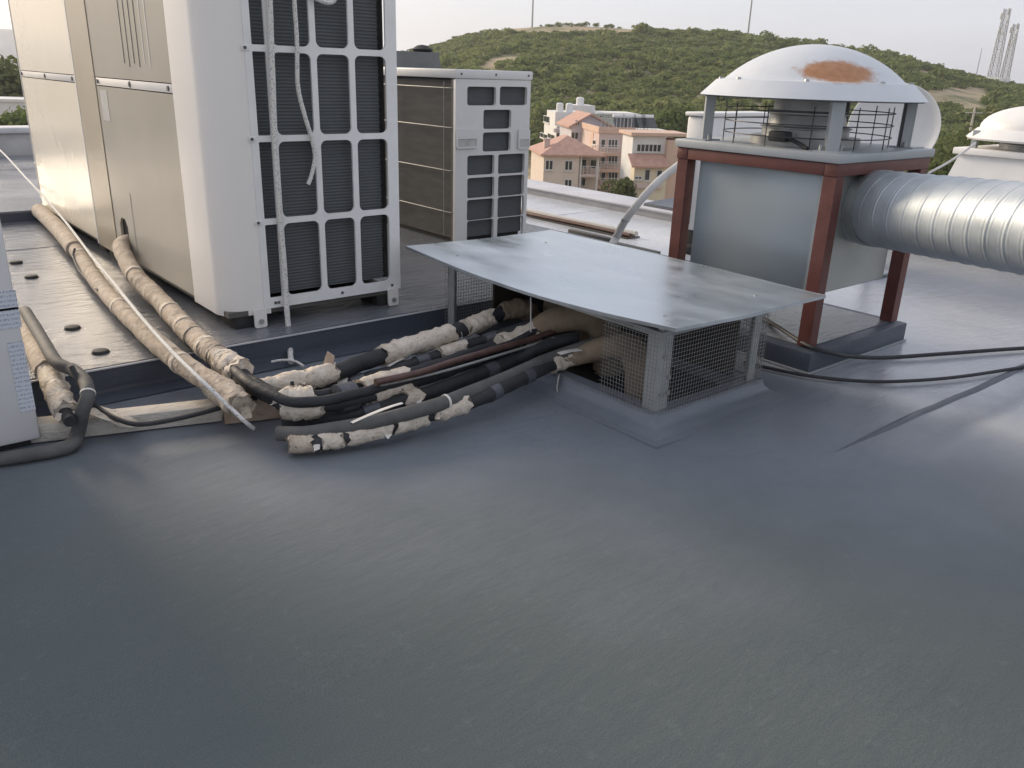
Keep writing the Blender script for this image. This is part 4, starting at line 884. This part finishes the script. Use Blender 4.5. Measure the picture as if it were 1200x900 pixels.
hp = [onz(712, 296, .03), ony(722, 278, 5.55), ony(733, 258, 5.35), ony(748, 238, 5.25), ony(770, 214, 5.22), ony(792, 196, 5.3), ony(806, 186, 5.4)]
cdt = thing('flexible_conduit', 'thick pale flexible conduit rising from the roof to the white condenser', 'conduit', onz(712, 296, .0))
part('tube', MB().tube([p for p in hp], .036, 14, sub=8), 'conduit', cdt)
for f in (1, 2): part('clip', MB().tube([hp[f]-Vector((0, 0, .012)), hp[f]+Vector((0, 0, .012))], .041, 14), 'steel', cdt)
def cable(label, pts, r, mat='cable', name='cable', sub=8, cat='cable', group=None):
    P = [Vector(p) for p in pts]; return solo(name, MB().tube(P, r, 8, sub=sub), mat, label, cat, P[0], group)
cable('black cable crossing the fan curb and running past its red post', [onz(870, 362, .06), onz(903, 378, .142), onz(945, 404, .150), onz(975, 414, .12), onz(1000, 418, .06), onz(1040, 419, .02), onz(1100, 415, .02), onz(1200, 408, .02), onz(1290, 404, .02)], .0125)
cable('black cable lying on the wet deck along the fan curb', [onz(872, 425, .01), onz(895, 430, .016), onz(945, 440, .016), onz(1000, 446, .016), onz(1050, 447, .016), onz(1120, 442, .016), onz(1200, 430, .016), onz(1290, 415, .016)], .0105)
cable('thin grey cable slung from the olive trees to the roof', [atd(1088, 203, 9.5), atd(1115, 188, 9.9), atd(1143, 168, 10.6)], .012, 'conduit')
# small roof fittings behind the canopy
for i, (a, b) in enumerate((((668, 273), (712, 287)), ((722, 289), (775, 300)))): solo('cable_trunking', MB().box(*[(onz(*a, 0).x-.035, min(onz(*a, 0).y, onz(*b, 0).y), 0), (onz(*a, 0).x+.035, max(onz(*a, 0).y, onz(*b, 0).y), .045)], bev=.006), 'groove', ['short dark cable trunking behind the sheet canopy', 'longer dark cable trunking running toward the red fan post'][i], 'trunking', (onz(*a, 0).x, onz(*b, 0).y, 0))
for i, (dx, r_, mt, lb) in enumerate(((-.05, .022, 'copper', 'dull copper pipe lying in the roof channel'), (.03, .03, 'conduit', 'pale lagged pipe lying in the roof channel'))):
    solo('roof_pipe', MB().tube([(6.58+dx+.01*math.sin(k*1.3+i), 5.9+k*.4, .013+r_) for k in range(10)], r_, 8, sub=3), mt, lb, 'pipe', (6.58+dx, 5.9, .013))
b0 = onz(765, 252, 0); solo('roof_hatch', MB().add([(b0.x-.1, b0.y-.5, 0), (b0.x+.55, b0.y-.5, 0), (b0.x+.55, b0.y+.15, 0), (b0.x-.1, b0.y+.15, 0), (b0.x-.06, b0.y-.46, .14), (b0.x+.5, b0.y-.46, .17), (b0.x+.5, b0.y+.1, .17), (b0.x-.06, b0.y+.1, .14)], [(3, 2, 1, 0), (4, 5, 6, 7), (0, 1, 5, 4), (1, 2, 6, 5), (2, 3, 7, 6), (3, 0, 4, 7)]), 'roofblue', 'small coated roof hatch against the low kerb parapet', 'hatch', (b0.x, b0.y, 0))
for (px, py), lb in (((85, 385), 'small round black roof plug nearest the lagged pipes'), ((118, 413), 'small round black roof plug close to the deck edge'), ((37, 325), 'small black roof plug midway along the wet deck'), ((19, 308), 'small black roof plug farthest along the wet deck')):
    p = onz(px, py, STEP_Z); solo('roof_plug', MB().lathe([(0, .016), (.02, .018), (.038, .014), (.046, .0)], p, 16), 'pucks', lb, 'roof plug', p)

# ================================================================== MESH CAGE AND SHEET CANOPY
CX0, CX1, CY0, CY1 = 2.93, 3.73, 2.40, 4.12
ct = thing('pipe_shaft_cage', 'wire mesh cage over the pipe shaft under the zinc sheet', 'cage', ((CX0+CX1)/2, (CY0+CY1)/2, 0))
part('apron', MB().box((CX0-.17, CY0-.17, -.004), (CX1+.17, CY1+.15, .0052)), 'roof', ct)
mb = MB(); o_, i_ = .05, .05
for a, b in (((CX0-.03, CY0-.03), (CX1+.03, CY0+.05)), ((CX0-.03, CY1-.05), (CX1+.03, CY1+.03)), ((CX0-.03, CY0+.05), (CX0+.05, CY1-.05)), ((CX1-.05, CY0+.05), (CX1+.03, CY1-.05))):
    part('curb', MB().box((a[0], a[1], .0056), (b[0], b[1], .085)), 'roof', ct)
X_ = [(CX0, CY0), (CX1, CY0), (CX1, CY1), (CX0, CY1)]; S_ = [(-1, -1), (1, -1), (1, 1), (-1, 1)]; vs = []
for e_, z_ in ((.031, .088), (.045, .05), (.075, .022), (.125, .0055)):
    vs += [(X_[k][0]+S_[k][0]*e_, X_[k][1]+S_[k][1]*e_, z_) for k in range(4)]
part('upstand_fillet', MB().add(vs, [(4*j+k, 4*j+(k+1) % 4, 4*j+4+(k+1) % 4, 4*j+4+k) for j in range(3) for k in range(4)]), 'roof', ct, sharp=50)
part('shade_board', MB().box((CX1-.075, CY0+.09, .086), (CX1-.055, CY1-.07, .40)), 'shadeboard', ct)  # boards added to darken the inside of the cage
part('shade_board', MB().box((CX0+.3, CY1-.085, .086), (CX1-.08, CY1-.065, .40)), 'shadeboard', ct)
part('shaft_dark', MB().box((CX0+.05, CY0+.05, .0056), (CX1-.05, CY1-.05, .012)), 'black', ct)  # black sheet stands in for the darkness of the open shaft
ctz = .482
for (x, y, sx, sy) in ((CX0, CY0, 1, 1), (CX1, CY0, -1, 1), (CX0, CY1, 1, -1), (CX1, CY1, -1, -1)):
    mb = MB(); wd = .085 if (sx > 0 and sy > 0) else .06; mb.box((x, y, .0855), (x+sx*wd, y+sy*.006, ctz)).box((x, y+sy*.0062, .0855), (x+sx*.006, y+sy*wd, ctz)); ps = part('post', mb, 'galvpost', ct)
    if wd > .08:
        for q in ((x+.03, CY0-.001, .36), (x+.07, CY0-.001, .25), (x+.03, CY0-.001, .17), (x+.075, CY0-.001, .17)): part('bolt', MB().tube([q, (q[0], q[1]-.012, q[2])], .012, 8), 'steel', ps)
for a, b in (((CX0+.007, CY0+.007), (CX1-.007, CY0+.03)), ((CX0+.007, CY1-.03), (CX1-.007, CY1-.007))): part('top_rail', MB().box((a[0], a[1], ctz-.03), (b[0], b[1], ctz-.001)), 'galvpost', ct)
for x in (CX0+.007, CX1-.03): part('top_rail', MB().box((x, CY0+.031, ctz-.03), (x+.023, CY1-.031, ctz-.0012)), 'galvpost', ct)
def wire_panel(p0, p1, z0, z1, off, gap=.02, r=.0012, skip=None):
    p0 = Vector(p0); p1 = Vector(p1); Ln = (p1-p0).length; d = (p1-p0)/Ln; mb = MB(); n = int(Ln/gap)
    wob = lambda s, z: Vector((off[0], off[1], 0))*(1+.18*noise.noise(Vector((s*3+p0.x, z*4, 1))))
    for i in range(n+1):
        s = i*Ln/n; za = z0+rnd.uniform(-.006, .006)
        zs_ = [za, (za+z1)/2, z1]
        if skip and skip[0] < s < skip[1]:
            mb.tube([p0+d*s+Vector((0, 0, za))+wob(s, za), p0+d*s+Vector((0, 0, skip[2]))+wob(s, skip[2])], r, 4); mb.tube([p0+d*s+Vector((0, 0, skip[3]))+wob(s, .4), p0+d*s+Vector((0, 0, z1))+wob(s, z1)], r, 4); continue
        mb.tube([p0+d*s+Vector((0, 0, z))+wob(s, z) for z in zs_], r, 4)
    m_ = int((z1-z0)/gap)
    for j in range(m_+1):
        z = z0+(z1-z0)*j/m_
        segs = [(0, Ln)] if not (skip and skip[2] < z < skip[3]) else [(0, skip[0]), (skip[1], Ln)]
        for a, b in segs:
            k = max(2, int((b-a)/.12))
            mb.tube([p0+d*(a+(b-a)*i/k)+Vector((0, 0, z))+wob(a+(b-a)*i/k, z) for i in range(k+1)], r, 4)
    o = part('wire_mesh', mb, 'wire', ct); o['kind'] = 'stuff'; return o
wire_panel((CX0-.012, CY0, 0), (CX1+.012, CY0, 0), .07, ctz, (0, -.036))
wire_panel((CX1, CY0-.01, 0), (CX1, CY1, 0), .07, ctz, (.036, 0))
wire_panel((CX0, CY0-.01, 0), (CX0, CY1-.05, 0), .07, ctz, (-.036, 0), skip=(.36, 1.66, .095, .50))
wire_panel((CX0, CY1, 0), (CX1, CY1, 0), .03, ctz, (0, .0335))
# canopy: slightly buckled sheet with turned-down edge
x0, x1, y0, y1, zc = 2.815, 4.04, 2.235, 4.42, .545
can = thing('sheet_canopy', 'large bare zinc sheet lying as a flat roof on the mesh cage', 'canopy', (x0, y0, .516))
n, m = 28, 44; vs = []; fs = []
def cz(x, y):
    u = (x-x0)/(x1-x0); v = (y-y0)/(y1-y0)
    return zc+(.016-.05*math.sin(v*math.pi))*max(0, 1-u*2.2)**1.5+.006*math.sin(v*math.pi)*u+.004*noise.noise(Vector((x*2.2, y*2.2, 4)))+.012*(u-.5)*(v-.5)
for j in range(m+1):
    for i in range(n+1): x = x0+(x1-x0)*i/n; y = y0+(y1-y0)*j/m; vs.append((x, y, cz(x, y)))
for j in range(m):
    for i in range(n): a = j*(n+1)+i; fs.append((a, a+1, a+n+2, a+n+1))
b = len(vs)
for j in range(m+1):
    for i in range(n+1): x, y, z = vs[j*(n+1)+i]; vs.append((x, y, z-.0025))
for j in range(m):
    for i in range(n): a = b+j*(n+1)+i; fs.append((a, a+n+1, a+n+2, a+1))
rim = [i for i in range(n+1)]+[j*(n+1)+n for j in range(1, m+1)]+[m*(n+1)+i for i in range(n-1, -1, -1)]+[j*(n+1) for j in range(m-1, 0, -1)]
for k in range(len(rim)): k2 = (k+1) % len(rim); fs.append((rim[k], rim[k]+b, rim[k2]+b, rim[k2]))
sh = part('sheet', MB().add(vs, fs), 'galv', can, sharp=30)
for a, bb in (((x0, y0), (x1, y0)), ((x0, y1), (x1, y1)), ((x0, y0), (x0, y1)), ((x1, y0), (x1, y1))):
    mb = MB(); k = 24; vs = []; fs = []
    for i in range(k+1):
        x = a[0]+(bb[0]-a[0])*i/k; y = a[1]+(bb[1]-a[1])*i/k; z = cz(x, y); ix = .003*(1 if x < 3.4 else -1) if a[0] == bb[0] else 0; iy = .003*(1 if y < 3.3 else -1) if a[1] == bb[1] else 0
        for dx, dy, dz in ((-ix*.3, -iy*.3, .0008), (-ix*.3, -iy*.3, -.016), (ix, iy, -.016), (ix, iy, .0008)): vs.append((x+dx, y+dy, z+dz))
    for i in range(k):
        for j in range(4): fs.append((i*4+j, i*4+(j+1) % 4, i*4+4+(j+1) % 4, i*4+4+j))
    part('folded_edge', mb.add(vs, fs), 'galv', can)
for x, y in ((CX0+.04, CY0+.03), (CX1-.04, CY0+.03), (CX0+.04, CY1-.04), (CX1-.04, CY1-.04)): part('rivet', MB().lathe([(0, .005), (.008, .004), (.011, 0)], (x, y, cz(x, y)), 8), 'steel', sh)
for x, y in ((CX0+.04, CY0+.03), (CX1-.04, CY0+.03), (CX0+.04, CY1-.04), (CX1-.04, CY1-.04)): part('spacer', MB().box((x-.015, y-.015, ctz), (x+.015, y+.015, cz(x, y)-.003)), 'galvpost', can)

# ================================================================== PIPES
def Zp(px, py, z): return onz(px, py, z)
def seg(pts, a, b, sub=10):
    P = smooth([Vector(p) for p in pts], sub); n = len(P)-1; return P[int(a*n):max(int(b*n), int(a*n)+2)+1]
def flap(p, d, w_, l_, bend, seed):
    """torn strip: origin, direction of the strip, width, length"""
    q = random.Random(seed); p = Vector(p); d = Vector(d).normalized(); s = d.cross(Vector((q.uniform(-.3, .3), q.uniform(-.3, .3), 1))).normalized(); n = s.cross(d); vs = []; k = 5
    for i in range(k+1):
        f = i/k; c = p+d*l_*f+n*bend*math.sin(f*2.2)
        ww = w_*(1-.15*f+q.uniform(-.12, .12)); e = d*q.uniform(-.2, .2)*w_ if i == k else Vector()
        vs += [c-s*ww/2+e, c+n*w_*.12*q.uniform(-1, 1), c+s*ww/2-e]
    b = len(vs); vs += [v-n*.003 for v in vs]; fs = []
    for i in range(k):
        for j in range(2): a = i*3+j; fs.append((a, a+1, a+4, a+3)); fs.append((b+a, b+a+3, b+a+4, b+a+1))
    ring = [0, 1, 2]+[i*3+2 for i in range(1, k+1)]+[k*3+1, k*3]+[i*3 for i in range(k-1, 0, -1)]
    for i in range(len(ring)): j = (i+1) % len(ring); fs.append((ring[i], ring[i]+b, ring[j]+b, ring[j]))
    return MB().add(vs, fs)
def torn_wrap(path, a, b, r, parent, mat='wrap2', seed=1, name='torn_wrap', flaps=3, jit=.07, lump=.25):
    P = seg(path, a, b, 14); o = part(name, MB().tube(P, [r]*len(P), 16, jit=jit, rag=r*.45, seed=seed, lump=lump, sc=22), mat, parent, sharp=70)
    q = random.Random(seed*3)
    for i in range(flaps):
        k = q.choice([0, len(P)-1, q.randrange(len(P))]); an = q.uniform(0, 6.28); off = Vector((math.cos(an), math.sin(an), q.uniform(-.2, .9))).normalized()
        part('torn_flap', flap(P[k]+off*r*.92, off*.5+Vector((q.uniform(-.9, .9), q.uniform(-.9, .9), -.75)), r*q.uniform(.35, .9), r*q.uniform(.4, .9), -r*.3, seed*7+i), 'paper' if q.random() < .4 else mat, o)
    return o
def tape_ring(path, f, r, parent, mat='groove', wdt=.012, name='tie'):
    P = smooth([Vector(p) for p in path], 20); i = int(f*(len(P)-1)); d = (P[min(i+1, len(P)-1)]-P[max(i-1, 0)]).normalized()
    return part(name, MB().tube([P[i]-d*wdt, P[i]+d*wdt], r, 16), mat, parent)
def tears(path, r, n, parent, seed, lo=.1, hi=.98):
    P = smooth([Vector(p) for p in path], 30); q = random.Random(seed); mb = MB()
    for _ in range(n):
        i = int(q.uniform(lo, hi)*(len(P)-2))+1; d = (P[i+1]-P[i-1]).normalized(); u = Vector((0, 0, 1)); u = (u-d*u.dot(d)).normalized(); b = d.cross(u)
        a0 = q.uniform(-2.2, 1.6); sp = q.uniform(.35, 1.3); wdt = q.uniform(.0012, .004)*(2.2 if q.random() < .15 else 1); k = 7; sk = q.uniform(-.012, .012); vs = []
        for j in range(k+1):
            a = a0+sp*j/k; w_ = wdt*math.sin(math.pi*(j+.3)/(k+.6))*q.uniform(.6, 1.3); c = P[i]+d*(sk*j/k+q.uniform(-.002, .002)); e = (u*math.cos(a)+b*math.sin(a))*(r*1.035)
            vs += [c+e-d*w_, c+e*1.012, c+e+d*w_]
        mb.add(vs, [(3*j+m_, 3*j+m_+1, 3*j+m_+4, 3*j+m_+3) for j in range(k) for m_ in (0, 1)])
    o = part('tears', mb, 'groove', parent); o['kind'] = 'stuff'; return o
def run(label, path, name='lagged_pipe', cat='pipe'):
    return thing(name, label, cat, Vector((path[0][0], path[0][1], path[0][2])))
zP = STEP_Z+.064
# outer lagged pipe along the condensers
p1 = [Zp(46, 247, .235), Zp(68, 268, .225), Zp(92, 297, zP), Zp(118, 335, zP), Zp(158, 378, zP), Zp(205, 420, zP-.005), Zp(250, 450, .20), Zp(283, 476, .17)]
t = run('long beige lagged pipe lying outermost on the wet deck', p1)
part('lagging', MB().tube(p1, .052, 18, sub=14, lump=.12, sc=11, seed=1), 'wrap', t, sharp=70)
part('outer_sleeve', MB().tube(seg(p1, 0, .27, 14), .068, 18, lump=.06, sc=10, rag=.01, seed=4), 'wrap', t, sharp=70, label='thicker yellowish sleeve at the far end')
for f in (.3, .52, .74, .93): tape_ring(p1, f, .0565, t, 'wrap2', .02, 'tape_band')
torn_wrap(p1, .86, 1, .062, t, 'wrap', 12, flaps=2)
tears(p1, .0535, 60, t, 5, .3)
pc = [Zp(88, 291, .29), Zp(86, 300, .24), Zp(92, 315, .20), Zp(104, 330, .19), Zp(115, 340, .235)]
part('cable_loop', MB().tube(pc, .008, 8, sub=6), 'hose', t)
# inner lagged pipe leaving the panel port
p2 = [Vector((1.72, 6.40, .36)), Vector((1.62, 6.28, .35)), Zp(158, 322, .27), Zp(190, 355, zP+.01), Zp(225, 392, zP+.01), Zp(258, 420, .22), Zp(283, 437, .21)]
t = run('beige lagged pipe coming out of the low port in the cream panel', p2)
part('lagging', MB().tube(p2, .058, 18, sub=14, lump=.12, sc=12, seed=2), 'wrap', t, sharp=70)
for i, f in enumerate((.34, .45, .55, .63, .69, .75, .82, .9)): tape_ring(p2, f, .061+.001*(i % 3), t, 'groove' if i in (4, 6) else 'wrap2', .004 if i in (4, 6) else .022, 'tape_band')
torn_wrap(p2, .86, 1, .064, t, 'wrap2', 5, flaps=4)
tears(p2, .0605, 95, t, 6, .3)
# black twin tubes bending towards the cage
p3s = []
for i, (dx, dz, r_) in enumerate(((-.028, 0, .034), (.024, .004, .031), (-.002, .036, .024))):
    p3s.append([Zp(270+dx*200, 428, .2+dz), Zp(290+dx*220, 447+dx*40, .2+dz), Zp(318+dx*160, 462-dx*60, .185+dz), Zp(345+dx*60, 471-dx*170, .17+dz), Zp(385, 468-dx*230, .16+dz), Zp(440, 455-dx*230, .15+dz), Zp(520, 430-dx*210, .15+dz), Zp(600, 402-dx*180, .17+dz), onx(640, 385-dx*150, 3.06)+Vector((0, 0, dz*.5))])
t = run('bundle of three black foam tubes bending from the lagged pipe into the cage', p3s[0], 'foam_tube_bundle')
for p, r_ in zip(p3s, (.034, .031, .024)): part('foam_tube', MB().tube(p, r_, 14, sub=12, lump=.16, sc=16, seed=int(r_*1e4)), 'foam', t, sharp=70)
mid = [a*.62+b*.38 for a, b in zip(p3s[0], p3s[1])]
torn_wrap(mid, .34, .46, .077, t, 'wrap2', 21, flaps=5, lump=.15); torn_wrap(mid, .60, .68, .074, t, 'wrap2', 22, flaps=4, lump=.15); torn_wrap(mid, .86, .95, .075, t, 'wrap2', 23, flaps=4)
tape_ring(mid, .55, .07, t, 'tape', .045, 'tape_wrap')
# two more black foam pipes filling the bundle
for i, (pa, r_, lb) in enumerate((([Zp(330, 496, .06), Zp(366, 493, .06), Zp(410, 487, .07), Zp(460, 473, .09), Zp(520, 454, .10), Zp(590, 427, .12), onx(640, 405, 2.96), onx(676, 396, 3.12)], .037, 'fat black foam pipe lying between the bundle and the grey hose'),
                                   ([Zp(345, 466, .09), Zp(400, 452, .11), Zp(455, 436, .12), Zp(510, 418, .13), Zp(565, 400, .15), onx(612, 384, 2.98), onx(650, 374, 3.12)], .034, 'black foam pipe lying between the uppermost pipe and the bundle'))):
    t = run(lb, pa); part('foam_sleeve', MB().tube(pa, r_, 16, sub=10, lump=.16, sc=15, seed=70+i), 'foam', t, sharp=70)
    for f in ((.36, .68) if i == 0 else (.22, .45, .7)): tape_ring(pa, f, r_+.004, t, 'tape', .04, 'tape_wrap')
    torn_wrap(pa, *((.46, .51) if i == 0 else (.52, .6)), r_+.009, t, 'wrap2', 81+i, flaps=3)
    part('torn_flap', flap(pa[2]+Vector((0, 0, r_)), (.5, .1, .05), .03, .11, .006, 95+i), 'paper', t)
# red-brown tube in the bundle
p4 = [Zp(440, 448, .23), Zp(490, 437, .225), Zp(530, 424, .225), Zp(575, 411, .22), Zp(615, 400, .22), onx(650, 388, 3.05)]
solo('copper_pipe', MB().tube(p4, .017, 12, sub=8), 'copper', 'bare red brown tube lying over the black foam bundle', 'pipe', p4[0])
p4b = [Zp(445, 452, .2), Zp(500, 440, .2), Zp(545, 428, .2), Zp(615, 407, .2), onx(650, 396, 3.0)]
solo('thin_cable', MB().tube(p4b, .007, 8, sub=8), 'wire', 'thin pale wire running beside the red brown tube', 'cable', p4b[0])
# upper pipe with torn wraps
p5 = [Zp(300, 458, .16), Zp(345, 447, .18), Zp(390, 437, .19), Zp(430, 423, .19), Zp(480, 406, .20), Zp(530, 390, .21), Zp(560, 379, .23), onx(590, 366, 3.02), onx(612, 362, 3.14), onx(624, 372, 3.22), onx(626, 395, 3.24)]
t = run('black foam pipe with torn beige wraps lying uppermost behind the bundle', p5)
part('foam_sleeve', MB().tube(p5, .042, 16, sub=10, lump=.2, sc=15, seed=8), 'foam', t, sharp=70)
torn_wrap(p5, .02, .20, .05, t, 'wrap2', 31, flaps=3); torn_wrap(p5, .34, .50, .054, t, 'wrap2', 32, flaps=6); torn_wrap(p5, .545, .65, .052, t, 'wrap2', 33, flaps=5); torn_wrap(p5, .7, 1., .058, t, 'elbow', 34, flaps=2)
part('torn_flap', flap(Zp(385, 428, .23), (.3, .2, .5), .05, .06, .01, 91), 'rust', t); part('torn_flap', flap(Zp(402, 440, .16), (-.2, -.3, -.3), .05, .07, .01, 92), 'paper', t)
# lower grey pipe
p6 = [Zp(326, 508, .07), Zp(358, 508, .085), Zp(392, 503, .1), Zp(440, 494, .12), Zp(490, 481, .135), Zp(525, 470, .14), Zp(590, 444, .15), Zp(640, 422, .165), onx(668, 412, 2.98), onx(700, 402, 3.1)]
t = run('long smooth grey hose lying across the front of the pipe bundle', p6, 'grey_hose', 'hose')
part('hose', MB().tube(p6, .034, 16, sub=10, lump=.05, seed=3), 'hose', t, sharp=70)
part('torn_flap', flap(Zp(412, 495, .14), (1, .05, .06), .02, .27, .012, 51), 'paper', t); tape_ring(p6, .55, .037, t, 'paper', .006)
# front lagged pipe with big elbow
p7 = [Zp(340, 521, .05), Zp(370, 519, .055), Zp(400, 514, .06), Zp(450, 502, .075), Zp(500, 486, .09), Zp(560, 468, .11), Zp(620, 440, .13), onx(655, 424, 2.93), onx(690, 413, 3.05), onx(722, 405, 3.13), onx(741, 411, 3.18), onx(750, 434, 3.2), onx(751, 462, 3.2)]
p7.append(Vector((p7[-1].x, p7[-1].y, .03)))
t = run('pipe with broken beige lagging ending in a big brown elbow in the cage', p7)
part('foam_sleeve', MB().tube(seg(p7, 0, .68, 10), .036, 16, lump=.18, sc=14, seed=9), 'foam', t, sharp=70)
part('elbow', MB().tube(seg(p7, .55, 1, 10), [.045, .058, .07, .08, .084, .084, .082], 20, lump=.08, sc=12, seed=10), 'elbow', t, sharp=70)
torn_wrap(p7, 0, .075, .041, t, 'wrap', 40, flaps=3, lump=.12); torn_wrap(p7, .10, .155, .042, t, 'wrap2', 44, flaps=3, lump=.15); torn_wrap(p7, .17, .238, .043, t, 'wrap2', 45, flaps=3, lump=.15); torn_wrap(p7, .25, .312, .047, t, 'wrap2', 41, flaps=3); torn_wrap(p7, .322, .37, .046, t, 'wrap2', 42, flaps=5); torn_wrap(p7, .518, .594, .05, t, 'wrap2', 43, flaps=3)
part('torn_flap', flap(onx(655, 440, 2.86), (.1, -.1, -1), .055, .10, .015, 55), 'paper', t); part('torn_flap', flap(onx(655, 414, 2.86), (.6, -.25, .02), .06, .13, .01, 56), 'paper', t)
for f in (.285, .41, .46): tape_ring(p7, f, .04, t, 'tape', .03, 'tape_wrap')
# back elbow
p8 = [Zp(560, 415, .12), onx(610, 396, 2.95), onx(650, 376, 3.08), onx(685, 370, 3.2), onx(705, 380, 3.27), onx(712, 405, 3.3), onx(712, 430, 3.3)]; p8.append(Vector((p8[-1].x, p8[-1].y, .03)))
t = run('dusty brown elbow pipe turning down behind the front elbow', p8)
part('elbow', MB().tube(p8, [.03, .05, .075, .085, .088, .086, .084, .084], 20, sub=8, lump=.1, sc=11, seed=11), 'elbow', t, sharp=70); tape_ring(p8, .2, .055, t, 'wrap2', .03, 'tape_band')
p9 = [onx(640, 352, 3.35), onx(672, 358, 3.45), onx(688, 372, 3.5), onx(692, 395, 3.52)]; p9.append(Vector((p9[-1].x, p9[-1].y, .03)))
t = run('dark brown lagged riser at the back of the cage', p9); part('riser', MB().tube(p9, .075, 18, sub=8, lump=.1, sc=10, seed=13), 'elbow', t, sharp=70); tape_ring(p9, .5, .08, t, 'tape', .02, 'tape_band')
for i, (a, b) in enumerate((((718, 385), (735, 362)), ((735, 395), (752, 366)))):
    P = [onx(a[0], a[1]+20, 3.45), onx(*a, 3.45), onx(*b, 3.5)]; solo('thin_cable', MB().tube(P, .009, 8, sub=5), 'cable', ['thin black cable rising behind the big brown elbow', 'second thin black cable rising next to the cage post'][i], 'cable', P[0])
# near-left pipe with ragged end and bent black hose
p10 = [Zp(20, 372, .2), Zp(38, 398, .2), Zp(55, 430, .19), Zp(68, 462, .17), Zp(82, 494, .14)]
t = run('beige pipe with ragged open end next to the stickered condenser', p10)
part('lagging', MB().tube(seg(p10, 0, .55, 12), .062, 18, lump=.08, sc=9, rag=.012, seed=14), 'wrap', t, sharp=70); torn_wrap(p10, .5, .9, .052, t, 'wrap2', 61, flaps=6, jit=.10); part('foam_core', MB().tube(seg(p10, .7, 1, 12), .026, 12), 'foam', t)
p11 = [Zp(30, 365, .29), Zp(48, 395, .28), Zp(66, 424, .27), Zp(86, 434, .26), Zp(99, 446, .25), Zp(103, 462, .23), Zp(97, 482, .16), Zp(91, 508, .05), Zp(84, 521, .034), Zp(62, 528, .031), Zp(0, 538, .031), Zp(-90, 548, .031)]
t = run('thick black hose bending down over the ragged pipe', p11, 'black_hose', 'hose'); part('hose', MB().tube(p11, .03, 14, sub=10, lump=.06, seed=4), 'hose', t, sharp=70); tape_ring(p11, .45, .0325, t, 'paper', .004)
cable('black cable looping over the timber beam', [Zp(84, 430, .3), Zp(100, 462, .2), Zp(115, 478, .12), Zp(140, 492, .105), Zp(165, 497, .1), Zp(205, 491, .1), Zp(250, 480, .11), Zp(300, 466, .13), Zp(330, 462, .14)], .012)
# supports
bm0, bm1 = Zp(30, 516, .0), Zp(325, 482, .0)
d = (bm1-bm0); d.z = 0; Ln = d.length; d.normalize(); n_ = Vector((-d.y, d.x, 0))
def obox(c, d, n_, l_, w_, z0, z1, bev=.006):
    mb = MB().box((0, -w_/2, z0), (l_, w_/2, z1), bev); mb.v = [tuple(Vector((c[0], c[1], 0))+d*x+n_*y+Vector((0, 0, z))) for x, y, z in mb.v]; return mb
solo('timber_beam', obox(bm0, d, n_, Ln*.76, .11, .003, .085), 'beam', 'weathered pale timber beam lying under the lagged pipes', 'beam', bm0)
bb = bm0+d*Ln*.77
solo('rusty_bracket', obox(bb, d, n_, Ln*.24, .2, .003, .115, .004), 'rust', 'rusty stained block at the end of the timber beam', 'block', bb)
wb = Zp(130, 490, 0); solo('cardboard_scrap', flap(Zp(108, 480, .12), (.3, -.35, -.18), .12, .2, .02, 77), 'wrap2', 'crumpled beige cardboard scrap beside the black hose', 'scrap', Zp(108, 480, .1))

# ================================================================== ROPES
rx = lambda px, py, e=.0: ony(px, py, UY-.03-e)
R1 = [rx(314, -60), rx(316, 0), rx(319, 80), rx(322, 160), rx(328, 250), rx(333, 310), rx(336, 360, .01), rx(339, 395, .06)]; R1.append(Zp(341, 424, .03))
solo('rope', MB().tube(R1, .0165, 8, sub=10, lump=.1, sc=40), 'rope', 'white flecked rope hanging straight down the coil guard to the floor', 'rope', R1[-1])
R2 = [rx(343, -60), rx(345, 0), rx(348, 50), rx(349, 100), rx(357, 135), rx(366, 165), rx(369, 185), rx(365, 205), rx(361, 216)]
solo('rope', MB().tube(R2, .0125, 8, sub=10, lump=.1, sc=40), 'rope', 'shorter rope end dangling loose against the coil guard', 'rope', R2[0])
R3 = [rx(352, -30), rx(362, -8), rx(374, 0), rx(386, 3), rx(393, -2), rx(396, -20)]
solo('rope', MB().tube(R3, .0125, 8, sub=8, lump=.1, sc=40), 'rope', 'small rope loop hanging at the top of the coil guard', 'rope', R3[0])
R4 = [Zp(-30, 152, .52), Zp(0, 176, .50), Zp(30, 208, .46), Zp(58, 238, .40), Zp(80, 264, .37), Zp(106, 298, .34), Zp(130, 327, .32), Zp(160, 365, .31), Zp(195, 405, .295), Zp(230, 440, .275), Zp(262, 470, .20), Zp(285, 492, .13), Zp(297, 502, .06)]
solo('rope', MB().tube(R4, .0095, 8, sub=10, lump=.1, sc=40), 'rope', 'long pale rope stretched along the outer lagged pipe to the beam', 'rope', R4[-1])
R5 = [Zp(318, 424, .05), Zp(330, 422, .05), Zp(345, 423, .04), Zp(356, 429, .03)]
solo('rope', MB().tube(R5, .007, 8, sub=6), 'rope', 'small knotted rope end lying on the dark floor', 'rope', R5[0])
R6 = [onx(622, 348, 2.9), onx(622, 370, 2.9), onx(622, 389, 2.9)]
solo('wire_tie', MB().tube(R6, .004, 6), 'conduit', 'thin pale tie wire hanging from the zinc sheet to the pipes', 'wire', R6[0])

# ================================================================== AIR
hm, ht, hb = newmat('haze_air'); ht.nodes.remove(hb); pv = ht.nodes.new('ShaderNodeVolumePrincipled')
pv.inputs['Color'].default_value = (.93, .95, 1, 1); pv.inputs['Density'].default_value = .00026; pv.inputs['Anisotropy'].default_value = .35
ht.links.new(pv.outputs[0], ht.nodes['Material Output'].inputs['Volume'])
hz_o = mesh_obj('haze', MB().box((-3050, -3050, GZ-4), (3050, 3050, 95)), hm); hz_o['kind'] = 'stuff'
